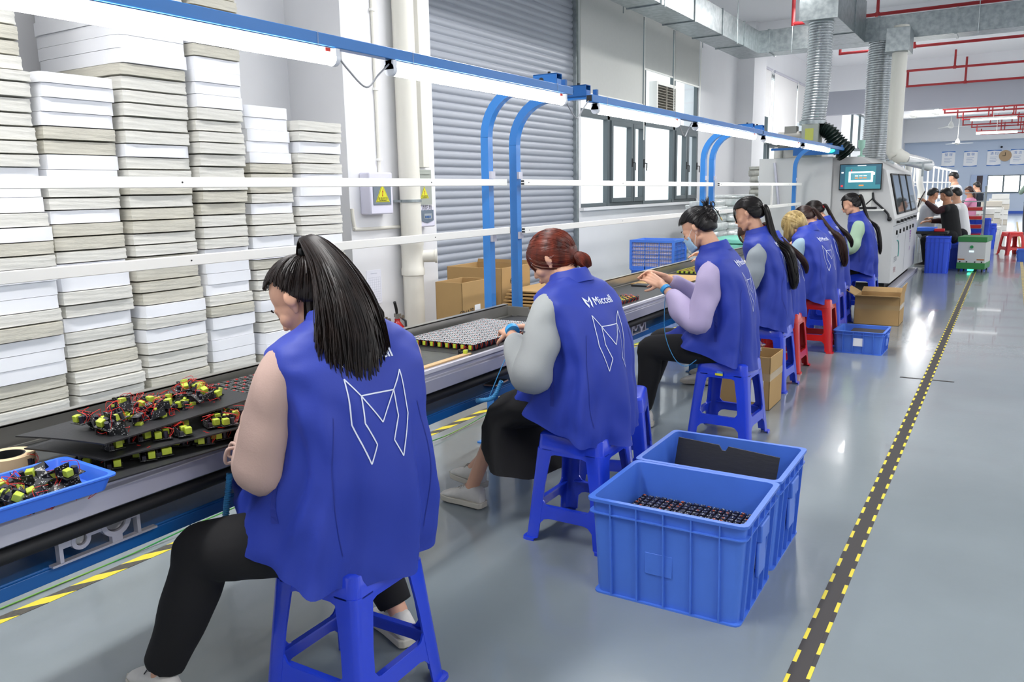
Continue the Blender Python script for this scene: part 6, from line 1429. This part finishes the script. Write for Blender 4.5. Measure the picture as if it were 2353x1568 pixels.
# wrist straps with cords
def strap(wk, arm_w, e, pts, lbl, coil=None):
    a = lp(wk, arm_w); o = empty('wrist_strap', a, 0, lbl, 'wrist strap', None)
    d = (lp(wk, arm_w)-lp(wk, e)).normalized(); c = MB(); c.tube([V((0,0,0))-d*.012, d*.012], .031, 18); c.build('band', mat('strap_blue', '2F9BDC', .5), o, smooth=40)
    P_ = [lp(wk, p)-a for p in pts]; MB().tube(crom(P_, 8), .0022, 6).build('cord', m_cord, o, smooth=60)
    if coil:
        Q = crom([lp(wk, p)-a for p in coil], 30); L = len(Q); H = []; m = (L-1)*6
        for i in range(m):
            u = i/6; k = int(u); f = u-k; p = Q[k]*(1-f)+Q[min(k+1, L-1)]*f; tt = (Q[min(k+1, L-1)]-Q[k]).normalized(); s = tt.orthogonal().normalized(); n = tt.cross(s); H.append(p+(s*math.cos(i*1.1)+n*math.sin(i*1.1))*.008)
        MB().tube(H, .0028, 5).build('coiled_cord', m_cord, o, smooth=60)
    return o
strap(W1, (-.065,.42,.80), (-.255,.12,.745), [(-.07,.40,.78), (-.20,.36,.70), (-.27,.33,.60), (-.30,.30,.5), (-.34,.36,.44), (-.33,.48,.47), (-.30,.56,.52)], 'light blue wrist strap with cord and crocodile clip of the ponytailed worker', [(-.25,.335,.66), (-.29,.31,.5)])
c = MB(); s0, e0 = V((-.175,.078,.99)), V((-.25,.112,.735)); p_ = s0+(e0-s0)*.42; d_ = (e0-s0).normalized(); c.tube([p_-d_*.002, p_+d_*.002], .0865, 28); c.build('dark_stitching', mat('stitch_grey', '4A4E5A', .8), W2[0], smooth=60)
strap(W2, (-.10,.37,.86), (-.25,.10,.745), [(-.14,.34,.80), (-.20,.36,.68), (-.24,.38,.58)], 'blue coiled wrist strap cord lying over the black skirt', [(-.22,.32,.66), (-.235,.36,.585), (-.24,.46,.555)])
strap(W3, (-.10,.365,.875), (-.235,.13,.72), [(-.11,.36,.85), (-.13,.36,.78), (-.2,.33,.62), (-.27,.25,.50), (-.28,.18,.46), (-.27,.12,.50)], 'bright blue wrist strap of the masked worker')
# ------------------------------------------------------------------ background people and things
def figure(x, y, rz, label, top='22242A', hair='0F0D0D', trousers='1C1D22', seat=0.47, standing=False, hand_l=None, hand_r=None, lean=.0, h=1.0, seed=0, long_hair=False, sleeve=None):
    t = empty('person', (x, y, 0), rz, label, 'person', 'people farther down the hall'); t.scale = (h,)*3
    hz = .92 if standing else seat+.09; sh = hz+.50; N = V((0, lean+.02, sh+.05)); C = V((0, lean+.06, sh+.20)); HM = head_mat(C, R(25), 0)
    hl, hr = V(hand_l or (-.12, .38+lean, sh-.22)), V(hand_r or (.12, .38+lean, sh-.22)); el = (V((-.18, 0, sh))+hl)/2+V((-.08,-.03,-.12)); er = (V((.18, 0, sh))+hr)/2+V((.08,-.03,-.12))
    b = MB(); head_blob(b, HM); b.cap(HM @ V((0,-.02,-.03)), N, .05, .056); b.cap(N, (0, 0, hz), .08, .12)
    for s, e, w in ((-1, el, hl), (1, er, hr)): b.cap((s*.16, lean, sh-.02), e, .042, .036); b.cap(e, w, .034, .024); hand(b, w, (w-e), (0, .2, -1), -s)
    kn = [V((s*.11, .02 if standing else .42, .48)) for s in (-1, 1)]; an = [V((s*.11, 0 if standing else .38, .09)) for s in (-1, 1)]
    for k, a in zip(kn, an): b.cap((k.x*.8, 0, hz), k, .07, .05); b.cap(k, a, .045, .03)
    o = b.build('body', m_skin2 if seed % 2 else m_skin, t); remesh(o, .010, 3)
    c = MB(); c.cap((0, .0, hz), (0, lean*.8, sh-.08), .15, .145, 20)
    c.cap((-.15, lean, sh-.03), (.15, lean, sh-.03), .07, .07, 16); o = c.build('jacket', mat('top_'+top, top, .85), t); remesh(o, .012, 4)
    sl = mat('top_'+(sleeve or top), sleeve or top, .85)
    for s, e, w in ((-1, el, hl), (1, er, hr)):
        c = MB(); arm_tube(c, [(s*.15, lean, sh-.02), (V((s*.17, lean, sh-.03))+e)/2, e, (e+w)/2, w+(e-w)*.12], [.065, .06, .055, .048, .038], seed=seed+s, n=16); c.build('sleeve', sl, t, smooth=60)
    c = MB(); c.cap((-.07, 0, hz), (.07, 0, hz), .125, .125)
    for k, a in zip(kn, an): c.cap((k.x*.8, 0, hz), k, .10, .075); c.cap(k, a+V((0,0,.03)), .075, .055)
    o = c.build('trousers', mat('legs_'+trousers, trousers, .9), t); remesh(o, .014, 3)
    for a in an: shoe(t, a, (0, 1, 0), m=mat('shoe_dark', '2A2A2C', .5), m_sole=mat('shoe_white', 'D9D6CF', .55))
    c = MB(); hair_shell(c, HM, .012, fringe=.3)
    if long_hair: bk = HM.to_3x3() @ V((0,-1,0)); tw = HM @ V((0,-.09,0)); lock_core(c, [tw, tw+V((0,-.05,-.08)), tw+V((0,-.07,-.2)), tw+V((0,-.05,-.32))], [.05,.06,.05,.02], .5)
    c.build('hair', mat('hair_'+hair, hair, .4), t, smooth=60)
    return t, HM
def fp(px, py, y): return fy(px, py, y)
bx = fy(2190, 520, 16.3)
F1, hm1 = figure(bx.x, 16.3, R(75), 'person in a black vest with dark red sleeves holding up a component tray', top='17181B', sleeve='3A1B20', hand_l=(-.05, .48, 1.16), hand_r=(.05, .42, .80), lean=.1, h=1.0, seed=1)
q = lp((F1,), (-.02, .56, 1.18)); t = thing('component_tray', q, 'black tray with rows of pale parts held up by the black-vested person', 'tray', rz=R(75)); c = MB(); c.M = Matrix.Rotation(R(-35), 4, 'Y') @ Matrix.Rotation(R(20), 4, 'X'); c.box((-.15,-.008,-.1), (.15,.008,.1), 0)
for i in range(4):
    for j in range(6): c.box((-.125+j*.044,-.012,-.08+i*.045), (-.095+j*.044,-.008,-.055+i*.045), 1); c.box((-.125+j*.044,.008,-.08+i*.045), (-.095+j*.044,.012,-.055+i*.045), 1)
c.build('tray', [mat('tray_black', '241A18', .5), m_white], t)
q = fy(2213, 500, 17.0); figure(q.x, 17.0, R(80), 'person in a white patterned shirt seated behind the black-vested person', top='E8E8EA', lean=.1, seed=2)
q = fy(2150, 480, 17.6); figure(q.x-.15, 17.5, R(-60), 'person with very short hair leaning in beside the black-vested person', top='B9BCC4', lean=.05, seed=3)
q = fy(2195, 440, 20.5); figure(q.x, 20.5, R(85), 'standing person in a white hooded top by the bright benches', top='ECEDF2', standing=True, h=.98, seed=4)
q = fy(2240, 470, 24); figure(q.x-.1, 24, R(85), 'person in a pink top with long brown hair seated past the rack', top='D98FB0', hair='3A201C', seed=5, long_hair=True)
q = fy(2243, 445, 27); figure(q.x, 28.6, R(60), 'person in dark clothes with a bun seated farthest down the hall', top='1E2430', seed=6, h=1.08)
q = fz(2362, 545, 0); figure(q.x+.02, q.y+.4, R(20), 'standing person in a pale green shirt cut by the right edge of the view', top='8FA596', trousers='3A3D46', standing=True, h=1.0, seed=8)
# AGV cart
m_green = mat('cart_green', '2E7D3E', .5); m_cartg = mat('cart_grey', 'C4C7C4', .5)
q0, q1 = fy(2203, 600, 15.4), fy(2268, 600, 15.4); w = (q1.x-q0.x)/2
t = thing('robot_cart', ((q0.x+q1.x)/2, 15.75, 0), 'grey and green robot cart with a green button parked in the aisle', 'cart', rz=R(-6))
MB().box((-w, -.3, .12), (w, .3, .52)).build('body', m_cartg, t, bevel=.006); c = MB(); c.box((-w-.01, -.31, .50), (w+.01, .31, .585)); c.build('top_band', m_green, t, bevel=.004); MB().box((-w-.005, -.305, .05), (w+.005, .305, .155)).build('bottom_band', m_green, t, bevel=.004)
c = MB(); c.cyl((-.0, -.3, .42), (0, -.325, .42), .025, n=18); c.build('green_button', mat('button_green', '1F8A4A', .4), t, smooth=40); MB().box((-.035, -.304, .33), (.035, -.3, .36)).build('display', mat('display_pale', 'CFE4EE', .3, emit=.7), t)
c = MB(); c.box((-w+.01, -.304, .20), (-w+.11, -.3, .22)); c.box((w-.12, -.304, .20), (w-.01, -.3, .22)); c.build('orange_reflector', mat('reflector', 'B0662A', .4), t)
c = MB(); [c.cyl((dx, -.301, .17), (dx, -.306, .17), .012, n=10) for dx in (-.16, -.06, .06, .16)]; c.build('sensor', m_black, t)
for dx in (-.17, .17): MB().cyl((dx-.012, -.26, .025), (dx+.012, -.26, .025), .025, n=14).build('wheel', m_black, t, smooth=40)
for dx in (-.17, .17): MB().cyl((dx-.012, .26, .025), (dx+.012, .26, .025), .025, n=14).build('wheel', m_black, t, smooth=40)
MB().box((-.04, -.3, .02), (.04, -.2, .05)).build('green_light', mat('cart_glow', '3CE0A8', .4, emit=2.5), t)
# far red stool and the blue crate beside
q = fz(2322, 587, 0); o = copy_tree(sp_r); o.location = (q.x, q.y+.2, 0); o.rotation_euler = (0, 0, .5); tag(o, 'red plastic stool standing alone in the far aisle', 'stool', 'plastic stools far down the aisle')
q = fz(2350, 600, 0); crate(q.x+.1, q.y, 0, .4, .4, .22, 0, 'blue crate at the right edge beside the lone red stool', 'blue crates far down the hall')
# tall blue bins beyond the machine
m_bin = mat('bin_blue', '2F55D8', .4)
for px, y, w_, h_, l in ((2151, 15.0, .34, .60, 'tall blue bin against the machine corner'), (2183, 15.9, .30, .42, 'lower blue bin under the black bench'), (2203, 16.6, .22, .52, 'narrow blue stool-like bin behind the robot cart'), (2240, 19.0, .42, .75, 'upper blue crate pile beyond the robot cart')):
    q = fy(px, 600, y); crate(q.x, y+.2, 0, w_, w_, h_, 0, l, 'blue crates far down the hall', m=m_bin)
q = fy(2255, 560, 21); crate(q.x, 21.3, 0, .5, .5, .55, 0, 'blue crate pile behind the upper one, toward the far wall', 'blue crates far down the hall', m=m_bin)
# black bench by machine
t = thing('bench', (-1.25, 15.9, 0), 'dark bench top with a small red tray beyond the machine', 'bench'); MB().box((-1.2, -.35, .62), (.38, .12, .66)).build('top', m_black, t)
for dx, dy in ((-1.1,-.3),(.3,-.3),(-1.1,.08),(.3,.08)): MB().box((dx-.02,dy-.02,0),(dx+.02,dy+.02,.62)).build('leg', m_black, t)
t = thing('small_tray', (-1.15, 15.75, .66), 'blue shallow tray on the dark bench', 'tray'); MB().box((-.2,-.12,0),(.1,.12,.07)).build('tray', mat('tray_blue','3E76E8',.35), t, bevel=.01)
t = thing('small_tray', (-1.0, 15.62, .66), 'small red tray on the dark bench edge', 'tray'); MB().box((-.08,-.06,0),(.08,.06,.05)).build('tray', m_sr, t, bevel=.01)
# second bench line beyond with bright lamps, posts
t = thing('workbench', (-1.9, 17.5, 0), 'long bright workbench line with white posts beyond the machine', 'workbench')
MB().box((-.6, 0, .72), (.35, 22, .76)).build('top', m_white, t)
for k in range(12):
    y = k*2.0; c = MB(); c.box((-.3, y-.02, 0), (-.26, y+.02, 2.0)); c.box((.27, y-.02, 0), (.31, y+.02, .72)); c.build('post', m_white, t)
c = MB(); c.box((-.3, 0, 1.97), (-.24, 22, 2.02)); c.box((-.3, 0, 1.5), (-.27, 22, 1.53)); c.build('lamp_rail', m_white, t)
for k in range(11):
    q = thing('tube_lamp', (-2.0, 17.7+k*1.95, 1.95), 'lit tube lamp over the bright far benches, %s along the line' % NUMW[k+1], 'tube lamp', 'lit tube lamps over the far benches')
    MB().cyl((0,0,0), (0,1.5,0), .022, n=10).build('lit_tube', m_led, q)
    MB().box((-.02,0,.015), (.02,1.5,.03)).build('housing', m_white, q)
t = thing('workbench', (-3.6, 16.8, 0), 'second pale workbench line with shelves nearer the window wall', 'workbench'); MB().box((-.4, 0, .75), (.4, 22, .79)).build('top', m_white, t)
for k in range(8):
    y = k*3; c = MB(); c.box((-.3,y-.02,0),(-.26,y+.02,2.1)); c.box((.26,y-.02,0),(.3,y+.02,2.1)); c.build('post', m_white, t)
c = MB(); c.box((-.35,0,1.4),(.35,22,1.43)); c.build('shelf', m_alu, t)
rr = random.Random(4)
for k in range(10):
    cc = rr.choice(['C9D3E4', 'A8C8B8', 'E4E4E0', '8FA0B8', 'D8C8B8']); q = thing('parts_box', (-3.6+rr.uniform(-.2,.2), 17+k*1.4, .79 if k % 2 else 1.43), 'pale parts box on the second workbench line, %s from the machine' % NUMW[k+1], 'box', 'parts boxes on the far workbench')
    MB().box((-.15,-.2,0),(.15,.2,rr.uniform(.15,.35))).build('box', mat('parts_'+cc, cc, .6), q, bevel=.01)
# white flexible hoses over the far bench
for k, (dx, y) in enumerate(((0, 17.6), (.12, 18.6), (0, 19.8))):
    q = thing('flexible_hose', (-1.75+dx, y, .9), 'white drooping extraction hose over the far bench, %s from the machine' % NUMW[k+1], 'hose', 'white hoses beyond the machine'); MB().tube(crom([(0,0,.95),(.02,0,.6),(.08,.05,.3),(.05,.1,.0)], 6), .06, 12).build('hose', m_white, q, smooth=60)
# trolley rack
q = fy(2205, 490, 19.0); t = thing('rack_trolley', (q.x+.15, 18.4, 0), 'grey metal rack trolley with red and grey trays beyond the white shirt', 'rack'); c = MB()
for dx in (-.3, .3):
    for dy in (-.25, .25): c.box((dx-.015,dy-.015,0),(dx+.015,dy+.015,1.4))
c.build('frame', m_galv, t)
for k in range(7): MB().box((-.3,-.25,.25+k*.17),(.3,.25,.265+k*.17)).build('shelf', m_galv, t)
for k in range(4): MB().box((.02,-.27,.43+k*.17),(.27,.2,.49+k*.17)).build('red_tray', m_sr, t)
# stacks of white boxes
for k, (px, py, y, w_, h_, l) in enumerate(((2256, 500, 25.4, .55, .95, 'wide stack of white cartons beside the pink top'), (2276, 500, 27, .5, 1.0, 'middle stack of white cartons before the far window'), (2296, 490, 30, .5, 1.25, 'tall stack of white cartons under the far window'), (2285, 490, 31, .4, 1.1, 'grey-white carton stack behind the trolley'))):
    q = fy(px, py, y); t = thing('carton_stack', (q.x, y, 0), l, 'carton stack', 'white carton stacks down the hall')
    for j in range(int(h_/.16)): MB().box((-w_/2+rr.uniform(-.02,.02), -w_/2, j*.16), (w_/2+rr.uniform(-.02,.02), w_/2, j*.16+.15)).build('carton', m_white if (j+k) % 3 else mat('carton_cream', 'DAD3C6', .8), t)
q = fy(2278, 495, 24); t = thing('trolley', (q.x, 24.0, 0), 'small white wire trolley in front of the carton stacks', 'trolley'); c = MB()
for dx in (-.25, .25):
    for dy in (-.2, .2): c.box((dx-.012,dy-.012,.05),(dx+.012,dy+.012,.85))
c.build('frame', m_white, t); MB().box((-.25,-.2,.8),(.25,.2,.82)).build('top', m_white, t); MB().box((-.25,-.2,.35),(.25,.2,.37)).build('shelf', m_white, t)
# back wall things
YB = YE-.01
def bq(px, py): return fy(px, py, YB)
for i, px in enumerate((2179, 2230, 2284, 2338)):
    py = (366, 365, 363, 361)[i]; q = bq(px, py); t = thing('poster', (q.x, YB, q.z), 'white poster with blue bands on the far wall, %s from the left' % NUMW[i+1], 'poster', 'posters on the far wall'); w_, h_ = .29, .37
    MB().box((-w_, -.01, -h_), (w_, 0, h_)).build('sheet', m_paper, t)
    c = MB(); c.prism([(-w_, -.011, h_), (w_, -.011, h_), (w_, -.011, h_*.86), (0, -.011, h_*.93), (-w_, -.011, h_*.86)], (0,-.002,0)); c.prism([(-w_, -.011, -h_), (w_, -.011, -h_), (w_, -.011, -h_*.86), (0, -.011, -h_*.94), (-w_, -.011, -h_*.88)], (0,-.002,0)); c.build('blue_bands', mat('poster_blue', '3F78C8', .7), t)
    c = MB(); put_text(c, ('整 理', '整 顿', '清 扫', '清 洁')[i], .15, frame(V((0, -.013, h_*.55)), (1,0,0), (0,0,1)))
    for k in range(4): c.box((-w_*.6, -.013, h_*(.1-.2*k)), (w_*(.5-.2*(k % 2)), -.011, h_*(.1-.2*k)+.012))
    c.build('lettering', mat('poster_ink', '5B86C4', .7), t)
q = bq(2310, 358); t = thing('wall_clock', (q.x, YB, q.z), 'round tan wall clock between two posters', 'clock'); MB().cyl((0,0,0), (0,-.05,0), .26, n=32).build('face', mat('clock_tan', 'B59A78', .6), t, smooth=40); c = MB(); c.box((-.01,-.055,0),(.01,-.05,.16)); c.box((-.12,-.055,-.01),(0,-.05,.01)); c.build('hands', m_brow, t)
q = bq(2304, 343); t = thing('wall_camera', (q.x-.05, YB-.1, q.z+.1), 'small dark camera above the clock', 'camera'); MB().ell((0,0,0), (.05,.05,.05)).build('housing', m_black, t)
def backwin(n, px0, px1, py0, py1):
    a, b = bq(px0, py0), bq(px1, py1); o = struct(MB().box((a.x, YB-.06, b.z), (b.x, YB, a.z)).build('window_%d' % n, m_frame)); ks = 3
    for k in range(ks): x0 = a.x+(b.x-a.x)*k/ks; x1 = a.x+(b.x-a.x)*(k+1)/ks; MB().box((x0+.04, YB-.07, b.z+.05), (x1-.04, YB-.055, a.z-.05)).build('glass_pane', mat('daylit_pane', 'F4FAFF', .4, emit=5), o)
backwin(4, 2270, 2380, 403, 442)
a, b = bq(2232, 402), bq(2269, 445); o = struct(MB().box((a.x, YB-.05, .9), (b.x, YB, a.z)).build('window_5', mat('door_frame_blue', 'B4C6E4', .6))); MB().box((a.x+.25, YB-.07, .95), (a.x+.5, YB-.05, a.z-.05)).build('dark_gap', mat('dark_brown', '4A4044', .7), o)
a, b = bq(2295, 445), bq(2400, 489); struct(MB().box((bq(2120,0).x, YB-.05, 0), (b.x+6, YB, .12)).build('baseboard_back', mat('skirting_blue', '3A5FC0', .6)))
# left partition wall stub far away
q = fy(2135, 400, 30); struct(MB().box((-4.78, 30, 0), (-3.4, 30.15, 2.6)).build('trim_7', m_ceil))
